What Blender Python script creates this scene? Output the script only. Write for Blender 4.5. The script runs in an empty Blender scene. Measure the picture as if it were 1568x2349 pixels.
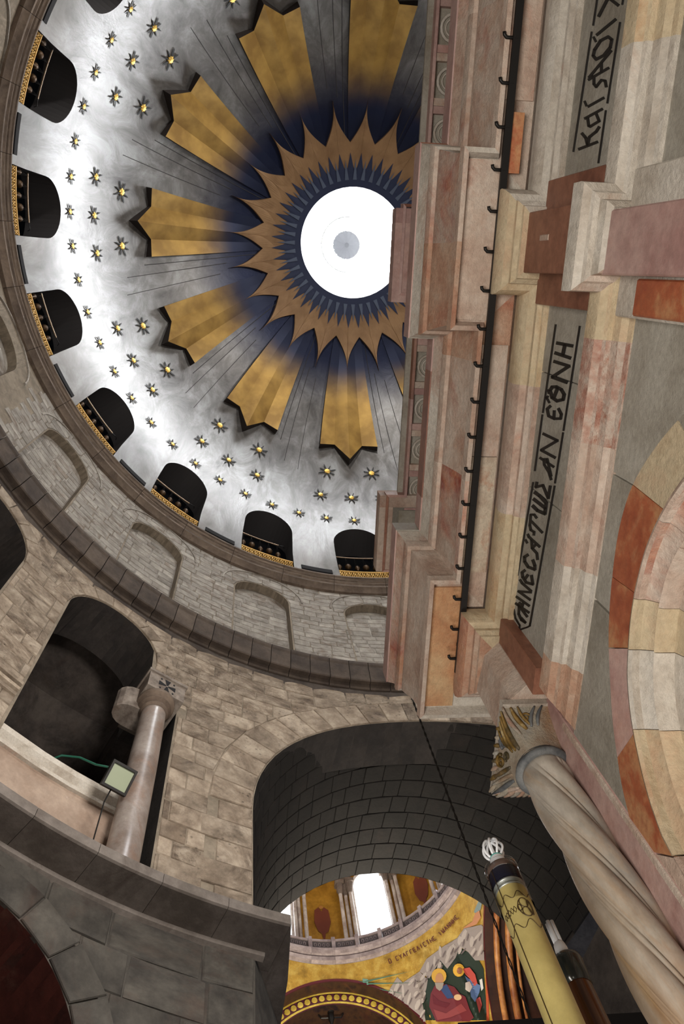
import bpy, math, random, json
from math import sin, cos, pi, radians as R_, sqrt, degrees, atan2, hypot
from mathutils import Vector, Matrix
from mathutils.bvhtree import BVHTree
from mathutils.geometry import tessellate_polygon
random.seed(7)
S = bpy.context.scene
COL = S.collection
GROUND = 1.6                       # the lens is 1.6 m above the paving; all heights below are measured from the lens

# ------------------------------------------------------------------ camera
CAM = Vector((1.0863, 3.9243, 0.0))
rt = Vector((-0.06017373, -0.99213899, -0.10972396))
up = Vector((-0.95379763, 0.02473334, 0.29943002))
fw = Vector((0.29436235, -0.12267227, 0.94778812))
cd = bpy.data.cameras.new('camera'); cam = bpy.data.objects.new('camera', cd); COL.objects.link(cam)
M = Matrix((rt, up, -fw)).transposed().to_4x4(); M.translation = CAM + Vector((0, 0, GROUND))
cam.matrix_world = M
cd.sensor_fit = 'HORIZONTAL'; cd.sensor_width = 36; cd.lens = 1784.42 / 1568 * 36
cd.clip_start = 0.02; cd.clip_end = 200
S.camera = cam
# ------------------------------------------------------------------ light
w = bpy.data.worlds.new('world'); S.world = w; w.use_nodes = True
w.node_tree.nodes['Background'].inputs[0].default_value = (.75, .83, 1, 1)
w.node_tree.nodes['Background'].inputs[1].default_value = 0.6
S.view_settings.view_transform = 'Standard'; S.view_settings.look = 'None'
S.view_settings.gamma = 1; S.view_settings.use_curve_mapping = False
S.view_settings.exposure = 0.0
SKYLIGHT = 30.0
def area(name, loc, target, size, power, col=(1, 1, 1), sy=None):
    l = bpy.data.lights.new(name, 'AREA'); l.energy = power; l.color = col; l.size = size
    if sy: l.shape = 'RECTANGLE'; l.size_y = sy
    o = bpy.data.objects.new(name, l); COL.objects.link(o)
    o.location = Vector(loc) + Vector((0, 0, GROUND))
    d = Vector(target) - Vector(loc); o.rotation_euler = d.to_track_quat('-Z', 'Y').to_euler()
    return o
# unseen fill lights, added to brighten the shrine, the walls and the crossing
area('shrine_fill', (0.9, 5.3, -1.0), (1.9, 2.5, 4.0), 1.6, 200, (1, .93, .84))
area('shrine_fill', (5.4, 3.4, -1.0), (3.0, 2.5, 3.6), 1.2, 60, (1, .93, .84))
area('gallery_wall_fill', (2.0, 2.0, 8.0), (8.5, 5.5, 13.0), 2.0, 520, (1, .93, .85))  # added in mid-air to lift the middle wall
area('high_wall_fill', (-9.2, 1.5, 24.0), (9.5, 4.5, 15.0), 1.6, 800, (1, .95, .88))  # added fills at dome window height, brightening the walls opposite
area('high_wall_fill', (-4.0, -8.4, 24.0), (7.5, 8.0, 15.0), 1.6, 620, (1, .95, .88))
area('crossing_fill', (18.8, .6, 12.0), (18.8, .6, 22.0), 3.0, 900, (1, .9, .74))  # added fill shining up into the crossing dome

# ------------------------------------------------------------------ helpers
def lin(c):
    return tuple(((v / 255) / 12.92 if v / 255 <= .04045 else ((v / 255 + .055) / 1.055) ** 2.4) for v in c) + (1,)
def newmat(name):
    m = bpy.data.materials.new(name); m.use_nodes = True
    return m, m.node_tree.nodes, m.node_tree.links, m.node_tree.nodes['Principled BSDF']
def plain(name, c, rough=.6, metal=0, emit=None, es=0, alpha=None, trans=0):
    m, n, l, b = newmat(name)
    b.inputs['Base Color'].default_value = lin(c); b.inputs['Roughness'].default_value = rough
    b.inputs['Metallic'].default_value = metal
    if emit: b.inputs['Emission Color'].default_value = lin(emit); b.inputs['Emission Strength'].default_value = es
    if trans: b.inputs['Transmission Weight'].default_value = trans
    return m
def ramp(n, cols):
    r = n.new('ShaderNodeValToRGB'); e = r.color_ramp.elements
    while len(e) < len(cols): e.new(.5)
    for i, (p, c) in enumerate(cols): e[i].position = .5 + (p - .5)*.62; e[i].color = lin(c)
    return r
def stone(name, cols, scale=2., stain=None, amt=.5, bump=.3, rough=.75, rnd=.25, fine=14., metal=0, stretch=None, pits=0, sscale=.9):
    """layered stone: cloudy base, stains in patches, fine grain, brightness varying from block to block"""
    m, n, l, b = newmat(name)
    tc = n.new('ShaderNodeTexCoord'); oi = n.new('ShaderNodeObjectInfo'); ge = n.new('ShaderNodeNewGeometry')
    off = n.new('ShaderNodeVectorMath'); off.operation = 'MULTIPLY_ADD'
    add = n.new('ShaderNodeMath'); add.operation = 'ADD'; l.new(oi.outputs['Random'], add.inputs[0]); l.new(ge.outputs['Random Per Island'], add.inputs[1])
    fr = n.new('ShaderNodeMath'); fr.operation = 'FRACT'; l.new(add.outputs[0], fr.inputs[0])
    l.new(tc.outputs['Object'], off.inputs[0]); off.inputs[1].default_value = stretch or (1, 1, 1)
    cmb = n.new('ShaderNodeCombineXYZ'); k = n.new('ShaderNodeMath'); k.operation = 'MULTIPLY'; k.inputs[1].default_value = 37.
    l.new(fr.outputs[0], k.inputs[0]); l.new(k.outputs[0], cmb.inputs[0]); l.new(cmb.outputs[0], off.inputs[2])
    nz = n.new('ShaderNodeTexNoise'); nz.inputs['Scale'].default_value = scale; nz.inputs['Detail'].default_value = 9; nz.inputs['Roughness'].default_value = .66
    l.new(off.outputs[0], nz.inputs['Vector'])
    rp = ramp(n, cols); l.new(nz.outputs['Fac'], rp.inputs[0]); out = rp.outputs[0]
    if stain:
        n2 = n.new('ShaderNodeTexNoise'); n2.inputs['Scale'].default_value = sscale; n2.inputs['Detail'].default_value = 7; n2.inputs['Roughness'].default_value = .72
        n2.inputs['Distortion'].default_value = .8
        l.new(off.outputs[0], n2.inputs['Vector'])
        r2 = n.new('ShaderNodeMapRange'); r2.inputs[1].default_value = .62 - .22 * amt; r2.inputs[2].default_value = .80 - .22 * amt
        l.new(n2.outputs['Fac'], r2.inputs[0])
        rr = n.new('ShaderNodeTexNoise'); rr.inputs['Scale'].default_value = scale * 1.7; rr.inputs['Detail'].default_value = 4; l.new(off.outputs[0], rr.inputs['Vector'])
        rs = ramp(n, stain); l.new(rr.outputs['Fac'], rs.inputs[0])
        mx = n.new('ShaderNodeMix'); mx.data_type = 'RGBA'; l.new(r2.outputs[0], mx.inputs[0]); l.new(out, mx.inputs[6]); l.new(rs.outputs[0], mx.inputs[7]); out = mx.outputs[2]
    nf = n.new('ShaderNodeTexNoise'); nf.inputs['Scale'].default_value = fine; nf.inputs['Detail'].default_value = 6; nf.inputs['Roughness'].default_value = .75
    l.new(off.outputs[0], nf.inputs['Vector'])
    mr = n.new('ShaderNodeMapRange'); mr.inputs[1].default_value = .25; mr.inputs[2].default_value = .75; mr.inputs[3].default_value = .8; mr.inputs[4].default_value = 1.18
    l.new(nf.outputs['Fac'], mr.inputs[0])
    rv = n.new('ShaderNodeMapRange'); rv.inputs[3].default_value = 1 - rnd; rv.inputs[4].default_value = 1 + rnd; l.new(fr.outputs[0], rv.inputs[0])
    mu = n.new('ShaderNodeMath'); mu.operation = 'MULTIPLY'; l.new(mr.outputs[0], mu.inputs[0]); l.new(rv.outputs[0], mu.inputs[1]); fac = mu.outputs[0]
    if pits:
        vo = n.new('ShaderNodeTexVoronoi'); vo.inputs['Scale'].default_value = pits; l.new(off.outputs[0], vo.inputs['Vector'])
        pr = n.new('ShaderNodeMapRange'); pr.inputs[1].default_value = .08; pr.inputs[2].default_value = .28; pr.inputs[3].default_value = .42; pr.inputs[4].default_value = 1
        l.new(vo.outputs['Distance'], pr.inputs[0])
        n3 = n.new('ShaderNodeTexNoise'); n3.inputs['Scale'].default_value = .8; l.new(tc.outputs['Object'], n3.inputs['Vector'])
        p3 = n.new('ShaderNodeMapRange'); p3.inputs[1].default_value = .45; p3.inputs[2].default_value = .6; l.new(n3.outputs['Fac'], p3.inputs[0])
        pm = n.new('ShaderNodeMix'); l.new(p3.outputs[0], pm.inputs[0]); pm.inputs[2].default_value = 1; l.new(pr.outputs[0], pm.inputs[3])
        m2 = n.new('ShaderNodeMath'); m2.operation = 'MULTIPLY'; l.new(fac, m2.inputs[0]); l.new(pm.outputs[0], m2.inputs[1]); fac = m2.outputs[0]
    vm = n.new('ShaderNodeVectorMath'); vm.operation = 'SCALE'; l.new(out, vm.inputs[0]); l.new(fac, vm.inputs[3])
    l.new(vm.outputs[0], b.inputs['Base Color'])
    b.inputs['Roughness'].default_value = rough; b.inputs['Metallic'].default_value = metal
    bp = n.new('ShaderNodeBump'); bp.inputs['Strength'].default_value = bump; bp.inputs['Distance'].default_value = .02
    l.new(nf.outputs['Fac'], bp.inputs['Height']); l.new(bp.outputs[0], b.inputs['Normal'])
    return m
def mk(name, V, F, mat, parent=None, smooth=False, loc=None, mats=None, fm=None):
    me = bpy.data.meshes.new(name); me.from_pydata([tuple(v) for v in V], [], F); me.update()
    o = bpy.data.objects.new(name, me)
    for mm in (mats or [mat]): me.materials.append(mm)
    if fm: me.polygons.foreach_set('material_index', fm)
    if smooth: me.polygons.foreach_set('use_smooth', [True] * len(F))
    COL.objects.link(o)
    if parent: o.parent = parent
    if loc is not None: o.location = loc
    return o
def tag(o, label=None, cat=None, group=None, kind=None):
    if label: o['label'] = label
    if cat: o['category'] = cat
    if group: o['group'] = group
    if kind: o['kind'] = kind
    return o
def empty(name, loc, label=None, cat=None, group=None, kind=None, rz=0):
    o = bpy.data.objects.new(name, None); COL.objects.link(o); o.location = loc; o.rotation_euler = (0, 0, rz)
    o.empty_display_size = .2
    return tag(o, label, cat, group, kind)
def copy_tree(o, parent=None):
    c = o.copy(); COL.objects.link(c)
    if parent: c.parent = parent
    for ch in [x for x in o.children]: copy_tree(ch, c)
    return c
class MB:
    def __init__(s): s.V = []; s.F = []
    def add(s, V, F):
        k = len(s.V); s.V += [Vector(v) for v in V]; s.F += [tuple(i + k for i in f) for f in F]
    def box(s, a, b):
        x0, y0, z0 = a; x1, y1, z1 = b
        s.add([(x0,y0,z0),(x1,y0,z0),(x1,y1,z0),(x0,y1,z0),(x0,y0,z1),(x1,y0,z1),(x1,y1,z1),(x0,y1,z1)],
              [(0,3,2,1),(4,5,6,7),(0,1,5,4),(1,2,6,5),(2,3,7,6),(3,0,4,7)])
    def loft(s, rings, close=True, caps=True):
        n = len(rings[0]); V = [p for r in rings for p in r]; F = []
        for i in range(len(rings) - 1):
            for j in range(n if close else n - 1):
                k = (j + 1) % n; F.append((i*n+j, i*n+k, (i+1)*n+k, (i+1)*n+j))
        if caps and close: F.append(tuple(range(n - 1, -1, -1))); F.append(tuple((len(rings)-1)*n + j for j in range(n)))
        s.add(V, F)
    def tube(s, pts, r, n=8, caps=True):
        pts = [Vector(p) for p in pts]; rings = []
        rr = r if isinstance(r, (list, tuple)) else [r] * len(pts)
        a = None
        for i, p in enumerate(pts):
            t = (pts[min(i+1, len(pts)-1)] - pts[max(i-1, 0)]).normalized()
            if a is None: a = t.orthogonal().normalized()
            a = (a - t * a.dot(t)).normalized(); b = t.cross(a)
            rings.append([p + (a * cos(2*pi*j/n) + b * sin(2*pi*j/n)) * rr[i] for j in range(n)])
        s.loft(rings, True, caps)
    def lathe(s, prof, c=(0, 0), n=24, caps=True):
        s.loft([[(c[0] + r*cos(2*pi*j/n), c[1] + r*sin(2*pi*j/n), z) for j in range(n)] for r, z in prof], True, caps)
    def prism(s, poly, f0, f1):
        n = len(poly); s.add([f0(p) for p in poly] + [f1(p) for p in poly],
            [tuple(range(n)), tuple(range(2*n-1, n-1, -1))] + [(i, i+n, (i+1) % n + n, (i+1) % n) for i in range(n)])
    def out(s, name, mat, parent=None, smooth=False, loc=None):
        o = mk(name, s.V, s.F, mat, parent, smooth, loc)
        return o
def fixn(o):
    import bmesh
    b = bmesh.new(); b.from_mesh(o.data); bmesh.ops.recalc_face_normals(b, faces=b.faces); b.to_mesh(o.data); b.free(); return o
def cyl(r, az, h): a = R_(az); return Vector((r*cos(a), r*sin(a), h))
def autosmooth(o, ang=35):
    o.data.polygons.foreach_set('use_smooth', [True] * len(o.data.polygons))
    try: o.data.set_sharp_from_angle(angle=R_(ang))
    except Exception: pass
    return o

# ------------------------------------------------------------------ materials
m_wall = stone('limestone_grey', [(.25, (126, 120, 112)), (.5, (156, 150, 142)), (.75, (180, 174, 166))], 1.6, [(.3, (96, 84, 74)), (.7, (128, 112, 98))], .5, .5, .85, .14, 9)
m_wallm = stone('limestone_warm', [(.25, (120, 106, 92)), (.5, (160, 145, 128)), (.75, (186, 172, 155))], 1.8, [(.3, (88, 74, 62)), (.7, (120, 104, 88))], .65, .8, .88, .16, 10, pits=9)
m_mortar = stone('lime_mortar', [(.3, (116, 106, 92)), (.7, (150, 138, 122))], 2, None, 0, .4, .9, .0, 12)
m_dark = stone('dark_stone', [(.3, (62, 55, 52)), (.7, (92, 84, 78))], 1.5, [(.3, (30, 26, 26)), (.7, (72, 60, 52))], .5, .5, .85, .2, 9)  # dark tones for gallery interior, arch jambs and crossing walls
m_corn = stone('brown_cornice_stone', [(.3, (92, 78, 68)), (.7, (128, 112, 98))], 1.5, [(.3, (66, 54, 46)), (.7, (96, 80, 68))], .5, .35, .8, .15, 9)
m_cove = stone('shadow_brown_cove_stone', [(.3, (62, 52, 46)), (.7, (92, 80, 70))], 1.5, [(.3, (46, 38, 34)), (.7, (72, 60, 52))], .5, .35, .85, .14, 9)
m_rev = stone('dark_reveal_stone', [(.3, (46, 42, 41)), (.7, (66, 60, 57))], 1.5, [(.3, (36, 32, 32)), (.7, (60, 52, 46))], .5, .4, .85, 0, 8)  # darker tones for the arch reveals and vault backing
m_ledge = stone('ledge_stone', [(.3, (96, 88, 82)), (.7, (130, 122, 116))], 1.2, [(.3, (78, 66, 60)), (.7, (100, 90, 84))], .4, .3, .8, .06, 8)
m_lower = stone('lower_wall_stone', [(.3, (58, 55, 52)), (.7, (92, 88, 82))], 1.4, [(.3, (60, 48, 44)), (.7, (92, 80, 72))], .5, .5, .85, .14, 8)
m_red_in = stone('red_brown_plaster', [(.3, (62, 26, 22)), (.7, (96, 48, 40))], 1.0, [(.3, (40, 18, 18)), (.7, (110, 80, 68))], .4, .3, .8, 0, 6)
m_plaster = stone('pink_plaster', [(.3, (150, 128, 112)), (.7, (178, 158, 142))], 1.2, None, 0, .2, .85, .02, 8)
PINK = [(.2, (172, 142, 126)), (.45, (194, 172, 156)), (.62, (206, 190, 176)), (.8, (184, 154, 138))]
RUST = [(.3, (176, 116, 86)), (.5, (184, 132, 98)), (.7, (164, 92, 70))]
m_pink = stone('pink_limestone', PINK, 3.2, RUST, .35, .7, .72, .10, 34)
m_pink2 = stone('pink_limestone_stained', PINK, 3.2, [(.3, (166, 84, 64)), (.5, (190, 122, 90)), (.7, (154, 66, 52))], .6, .7, .7, .10, 34)
m_ochre = stone('ochre_limestone', [(.25, (182, 158, 126)), (.5, (200, 184, 154)), (.75, (196, 168, 138))], 3, [(.3, (178, 128, 92)), (.7, (190, 160, 110))], .3, .6, .72, .08, 32)
m_cream = stone('cream_limestone', [(.25, (178, 166, 152)), (.5, (206, 198, 186)), (.75, (220, 214, 204))], 3, RUST, .15, .7, .7, .06, 36)
m_grey = stone('grey_frieze_marble', [(.25, (140, 134, 122)), (.5, (162, 157, 146)), (.75, (176, 172, 162))], 3, [(.3, (128, 116, 96)), (.7, (150, 142, 126))], .3, .5, .7, .05, 40)
m_red = stone('red_marble', [(.25, (142, 68, 44)), (.45, (164, 92, 60)), (.6, (182, 132, 92)), (.8, (138, 58, 40))], 3.4, [(.3, (190, 150, 110)), (.7, (200, 170, 130))], .2, .25, .45, .08, 26)
m_redw = stone('red_and_white_stone', [(.3, (172, 118, 100)), (.45, (192, 158, 142)), (.6, (208, 192, 178)), (.75, (176, 122, 100))], 5, [(.3, (156, 76, 58)), (.7, (184, 118, 84))], .3, .9, .65, .08, 30)
m_brown = stone('brown_marble', [(.3, (112, 68, 52)), (.6, (140, 94, 74)), (.8, (152, 108, 84))], 2.5, [(.3, (96, 52, 40)), (.7, (130, 84, 60))], .4, .2, .5, .06, 20)
m_mauve = stone('mauve_marble', [(.3, (160, 124, 118)), (.6, (186, 156, 148)), (.8, (170, 132, 122))], 2.5, [(.3, (150, 100, 92)), (.7, (190, 150, 130))], .35, .25, .55, .08, 22)
m_col = stone('veined_column_marble', [(.2, (126, 122, 118)), (.45, (176, 168, 156)), (.6, (200, 192, 180)), (.8, (160, 128, 96))], 1.8, [(.3, (168, 112, 62)), (.7, (190, 150, 96))], .5, .1, .38, 0, 18, stretch=(1, 1, .45))
m_ring = stone('grey_blue_ring_stone', [(.3, (70, 74, 78)), (.7, (120, 122, 122))], 6, None, 0, .3, .5, 0, 40)
m_cap = stone('pitted_capital_stone', [(.25, (170, 140, 112)), (.5, (204, 192, 172)), (.75, (186, 184, 176))], 4, [(.3, (168, 84, 54)), (.7, (200, 150, 90))], .4, 1., .7, 0, 60)
m_gilt = stone('worn_gilding', [(.3, (70, 58, 26)), (.6, (136, 106, 50)), (.8, (190, 174, 132))], 8, [(.3, (86, 90, 92)), (.7, (130, 130, 126))], .5, .4, .45, 0, 40, metal=.2)
m_ink = plain('black_paint', (14, 13, 13), .6)
m_iron = plain('black_iron', (22, 19, 18), .5, .3)
m_shaft = stone('grey_granite_shaft', [(.3, (120, 106, 98)), (.6, (150, 140, 134)), (.8, (164, 156, 150))], 1.5, [(.3, (120, 92, 78)), (.7, (150, 120, 100))], .5, .05, .33, 0, 16)
m_capst = stone('worn_capital_stone', [(.3, (96, 84, 76)), (.7, (150, 140, 130))], 3, [(.3, (92, 72, 60)), (.7, (120, 98, 84))], .4, .3, .8, 0, 14)
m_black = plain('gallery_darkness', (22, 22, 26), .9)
m_dimbrass = plain('dim_brass', (78, 56, 32), .5, .4)
m_brass = plain('dark_brass', (140, 96, 48), .35, .8)
m_goldp = plain('gilded_grille', (196, 154, 76), .4, .5)
m_white = plain('white_lamp_plastic', (225, 228, 232), .35)
# silver dome lining: brushed streaks; colour turns navy with height towards the sunburst
def dome_material():
    m, n, l, b = newmat('silvered_dome_lining')
    tc = n.new('ShaderNodeTexCoord')
    sx = n.new('ShaderNodeSeparateXYZ'); l.new(tc.outputs['Object'], sx.inputs[0])
    mp = n.new('ShaderNodeMapping'); mp.inputs['Scale'].default_value = (.9, .9, .28); l.new(tc.outputs['Object'], mp.inputs[0])
    nz = n.new('ShaderNodeTexNoise'); nz.inputs['Scale'].default_value = 1.3; nz.inputs['Detail'].default_value = 9; nz.inputs['Roughness'].default_value = .7; nz.inputs['Distortion'].default_value = .6
    l.new(mp.outputs[0], nz.inputs[0])
    r1 = ramp(n, [(.2, (92, 90, 89)), (.5, (124, 122, 121)), (.8, (158, 158, 158))]); l.new(nz.outputs['Fac'], r1.inputs[0])
    mr = n.new('ShaderNodeMapRange'); mr.interpolation_type = 'SMOOTHSTEP'; mr.inputs[1].default_value = 29.9; mr.inputs[2].default_value = 31.3
    l.new(sx.outputs[2], mr.inputs[0])
    mx = n.new('ShaderNodeMix'); mx.data_type = 'RGBA'; l.new(mr.outputs[0], mx.inputs[0]); l.new(r1.outputs[0], mx.inputs[6]); mx.inputs[7].default_value = lin((26, 36, 68))
    l.new(mx.outputs[2], b.inputs['Base Color'])
    b.inputs['Metallic'].default_value = .5
    rr = n.new('ShaderNodeMapRange'); rr.inputs[3].default_value = .27; rr.inputs[4].default_value = .45; l.new(nz.outputs['Fac'], rr.inputs[0]); l.new(rr.outputs[0], b.inputs['Roughness'])
    bp = n.new('ShaderNodeBump'); bp.inputs['Strength'].default_value = .25; bp.inputs['Distance'].default_value = .05; l.new(nz.outputs['Fac'], bp.inputs['Height']); l.new(bp.outputs[0], b.inputs['Normal'])
    return m
def gold_material(name, hi, lo, top, z0, z1, metal=.45, rough=.42):
    m, n, l, b = newmat(name)
    tc = n.new('ShaderNodeTexCoord'); sx = n.new('ShaderNodeSeparateXYZ'); l.new(tc.outputs['Object'], sx.inputs[0])
    nz = n.new('ShaderNodeTexNoise'); nz.inputs['Scale'].default_value = 1.5; nz.inputs['Detail'].default_value = 6; l.new(tc.outputs['Object'], nz.inputs[0])
    r1 = ramp(n, [(.3, lo), (.7, hi)]); l.new(nz.outputs['Fac'], r1.inputs[0]); out = r1.outputs[0]
    if top:
        mr = n.new('ShaderNodeMapRange'); mr.interpolation_type = 'SMOOTHSTEP'; mr.inputs[1].default_value = z0; mr.inputs[2].default_value = z1; l.new(sx.outputs[2], mr.inputs[0])
        mx = n.new('ShaderNodeMix'); mx.data_type = 'RGBA'; l.new(mr.outputs[0], mx.inputs[0]); l.new(out, mx.inputs[6]); mx.inputs[7].default_value = lin(top); out = mx.outputs[2]
    l.new(out, b.inputs['Base Color']); b.inputs['Metallic'].default_value = metal; b.inputs['Roughness'].default_value = rough
    return m
m_dome = dome_material()
m_ray = gold_material('gilded_ray', (188, 150, 78), (152, 117, 58), (24, 34, 64), 30.0, 31.1)
m_plate = gold_material('bronze_gold_sunburst', (162, 128, 92), (140, 108, 76), None, 0, 0, .3, .5)
m_navy = plain('navy_tone', (30, 42, 76), .6)  # navy for the toothed collar round the skylight
m_navy2 = plain('slate_blue_tone', (82, 94, 118), .6)  # lighter blue for the collar spikes
m_starb = plain('black_star_arms', (16, 15, 14), .5)
m_starg = plain('gold_star_centre', (232, 190, 96), .35, .6)
m_mosaic = stone('gold_mosaic', [(.25, (150, 116, 40)), (.5, (190, 150, 58)), (.75, (216, 184, 92))], 2.2, [(.3, (160, 124, 40)), (.7, (224, 196, 110))], .4, .5, .38, 0, 30, metal=.35)
m_sky = plain('sky_glass', (255, 255, 255), .5, 0, (246, 250, 255), SKYLIGHT)
m_winsky = plain('bright_window_glass', (255, 255, 255), .5, 0, (240, 246, 255), 6)

m_orange = stone('orange_stained_stone', [(.25, (176, 122, 84)), (.5, (196, 152, 112)), (.75, (202, 170, 130))], 3, [(.3, (168, 92, 56)), (.7, (196, 140, 80))], .6, .6, .7, .05, 36)
m_stip = stone('cream_stippled_stone', [(.3, (190, 168, 148)), (.6, (212, 198, 178)), (.8, (196, 150, 124))], 5, RUST, .3, .8, .7, .05, 44)
m_clear, _n, _l, _b = newmat('clear_glass_sleeve')
_t = _n.new('ShaderNodeBsdfTransparent'); _g = _n.new('ShaderNodeBsdfGlossy'); _g.inputs['Roughness'].default_value = .08; _x = _n.new('ShaderNodeMixShader'); _f = _n.new('ShaderNodeFresnel'); _f.inputs[0].default_value = 1.25
_l.new(_f.outputs[0], _x.inputs[0]); _l.new(_t.outputs[0], _x.inputs[1]); _l.new(_g.outputs[0], _x.inputs[2]); _l.new(_x.outputs[0], _n['Material Output'].inputs[0])
m_redo = stone('red_orange_stone', [(.25, (178, 132, 108)), (.5, (194, 158, 134)), (.75, (204, 180, 160))], 4, [(.3, (168, 96, 70)), (.7, (188, 128, 92))], .45, .8, .7, .05, 36)

# ================================================================== THE SETTING: silver dome
ZC, RD, AZ0 = 22.3, 10.0, 0.9
def domer(h, R=RD): return R if h <= ZC else sqrt(max(R*R - (h - ZC)**2, 0))
HW, WSP, WB = 4.85, 24.43, 21.95         # dome window: half width in degrees, springing, sill
def wtop(d): return WSP + .85 * sqrt(max(1 - (d / HW)**2, 0))
offs = [0, .8, 1.6, 2.4, 3.1, 3.7, 4.2, 4.55, 4.75, 4.85]
half = sorted(set([-o for o in offs] + offs)); full = half + [5.6, 6.8, 8, 9, 10, 11.2, 12.4]
cols = []
for k in range(20):
    for o in full: cols.append((18*k + o, o if abs(o) <= HW else None))
HT = 32.085
NR = 26
V = []; F = []; idx = []
for a, o in cols:
    base = wtop(o) if (o is not None) else WB
    col = []
    t0 = math.acos(min(1, max(-1, (base - ZC) / RD))) if base > ZC else None
    tT = math.acos((HT - ZC) / RD)
    # below the spring of the sphere the lining is upright
    for i in range(NR + 1):
        f = i / NR
        if o is None:
            if i == 0: h = WB; r = RD
            else:
                t = pi/2 + (tT - pi/2) * ((i-1) / (NR-1)); h = ZC + RD*cos(t); r = RD*sin(t)
        else:
            t = t0 + (tT - t0) * f; h = ZC + RD*cos(t); r = RD*sin(t)
        col.append(len(V)); V.append(cyl(r, a + AZ0, h))
    idx.append((col, o, base, a))
n = len(idx)
for i in range(n):
    c0, o0, b0, a0 = idx[i]; c1, o1, b1, a1 = idx[(i+1) % n]
    if (o0 is None) != (o1 is None):
        # jamb beside the opening: fan between the window-edge column and the plain column
        e, p = (c0, c1) if o0 is not None else (c1, c0)
        q = len(V); aa = a0 if o0 is not None else a1
        js = [cyl(RD, aa + AZ0, WB), cyl(RD, aa + AZ0, ZC)] + [cyl(domer(ZC + (WSP-ZC)*s), aa + AZ0, ZC + (WSP-ZC)*s) for s in (.25, .5, .75)]
        V += js; chain = [q + j for j in range(5)] + e
        # zip the two chains by height
        i0 = i1 = 0
        while i0 < len(chain) - 1 or i1 < len(p) - 1:
            if i1 >= len(p) - 1 or (i0 < len(chain) - 1 and V[chain[i0+1]].z <= V[p[i1+1]].z):
                F.append((chain[i0], chain[i0+1], p[i1])); i0 += 1
            else: F.append((chain[i0], p[i1+1], p[i1])); i1 += 1
    else:
        for j in range(NR): F.append((c0[j], c1[j], c1[j+1], c0[j+1]))
ceiling = fixn(mk('ceiling', V, F, m_dome, None, True)); tag(ceiling, 'silver dome lining with gold rays, stars and a round skylight', None, None, 'structure')
ceiling.data.flip_normals() if ceiling.data.polygons[0].normal.dot(ceiling.data.polygons[0].center - Vector((0, 0, ZC))) > 0 else None

# pleated golden rays
def sp(R, az, z):  # point on a sphere about the dome centre
    return cyl(sqrt(max(R*R - (z - ZC)**2, 0)), az, z)
def spr(R, az, r): return cyl(r, az, ZC + sqrt(max(R*R - r*r, 0)))
az5 = [-8.5, -4.1, 0, 4.1, 8.5]; ze = [28.57, 28.80, 28.02, 28.80, 28.57]; Ro = [9.70, 9.84, 9.60, 9.84, 9.70]
NS = 14; V = []; F = []
rows = []
for s in range(NS + 1):
    f = s / NS; row = []
    for j in range(5):
        r_e = sqrt(Ro[j]**2 - (ze[j] - ZC)**2); r = r_e if s == 0 else min(r_e, 7.36 + (3.3 - 7.36) * (s - 1) / (NS - 1) if j % 2 == 0 or s > 1 else 7.36)
        if s == 1: r = 7.2
        if s > 1: r = 7.2 + (3.3 - 7.2) * (s - 1) / (NS - 1)
        Rr = Ro[j] + (9.95 - Ro[j]) * max(0, min(1, (7.7 - r) / 3.6))
        row.append(spr(Rr, az5[j], r))
    rows.append(row)
mb = MB()
for j in range(4): mb.loft([[rows[s][j], rows[s][j+1]] for s in range(NS + 1)], False, False)
def todome(p, R=10.04): v = Vector(p) - Vector((0, 0, ZC)); return Vector((0, 0, ZC)) + v.normalized() * R
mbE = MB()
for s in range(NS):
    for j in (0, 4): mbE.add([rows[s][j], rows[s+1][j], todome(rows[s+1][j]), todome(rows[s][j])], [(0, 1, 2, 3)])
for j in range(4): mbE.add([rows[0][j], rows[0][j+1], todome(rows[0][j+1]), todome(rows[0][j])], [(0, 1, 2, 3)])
ray0 = mb.out('golden_ray', m_ray, ceiling, True); ray0.rotation_euler = (0, 0, R_(AZ0)); ray0['label'] = 'pleated golden ray'; re0 = mbE.out('ray_edge', plain('ray_edge_shade', (44, 36, 34), .7), ray0)  # shade round the rays is put into the dark edge colour
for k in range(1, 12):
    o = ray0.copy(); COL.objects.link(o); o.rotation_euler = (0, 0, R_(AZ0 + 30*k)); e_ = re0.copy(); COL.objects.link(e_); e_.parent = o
# fine folds in the lining between the rays
mb = MB()
for da in (-1.6, 2.2, 4.6):
    mb.tube([sp(9.995, 15 + da, 27.3 + .3*abs(da) + i*.25) for i in range(13)], .012, 4)
f0 = mb.out('lining_seam', plain('seam_grey', (60, 58, 58), .6), ceiling)
for k in range(12):
    o = f0 if k == 0 else f0.copy()
    if k: COL.objects.link(o)
    o.rotation_euler = (0, 0, R_(AZ0 + 30*k))
# sunburst plate with 24 curved points
bd = []
for k in range(24):
    for i in range(10):
        v = i / 10; bd.append((15*k + 7.5 * v**2.5, 4.86 - 1.31*v))
    for i in range(10):
        v = 1 - i / 10; bd.append((15*k + 15 - 7.5 * v**2.5, 4.86 - 1.31*v))
mb = MB(); Rp = 9.86
rings = []
for q in (0, .33, .66, 1):
    rings.append([spr(Rp, a, 2.07 + (r - 2.07)*q) for a, r in bd])
rings.append([todome(spr(Rp, a, r), 10.03) for a, r in bd])
mb.loft(rings, True, False)
o = mb.out('sunburst', m_plate, ceiling); o.rotation_euler = (0, 0, R_(AZ0)); o['label'] = 'bronze-gold sunburst with twenty-four curved points'
mb = MB(); b1 = []
for k in range(48): b1 += [(7.5*k - 3.75, 2.62), (7.5*k - 2.2, 2.75), (7.5*k, 3.22), (7.5*k + 2.2, 2.75)]
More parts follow.
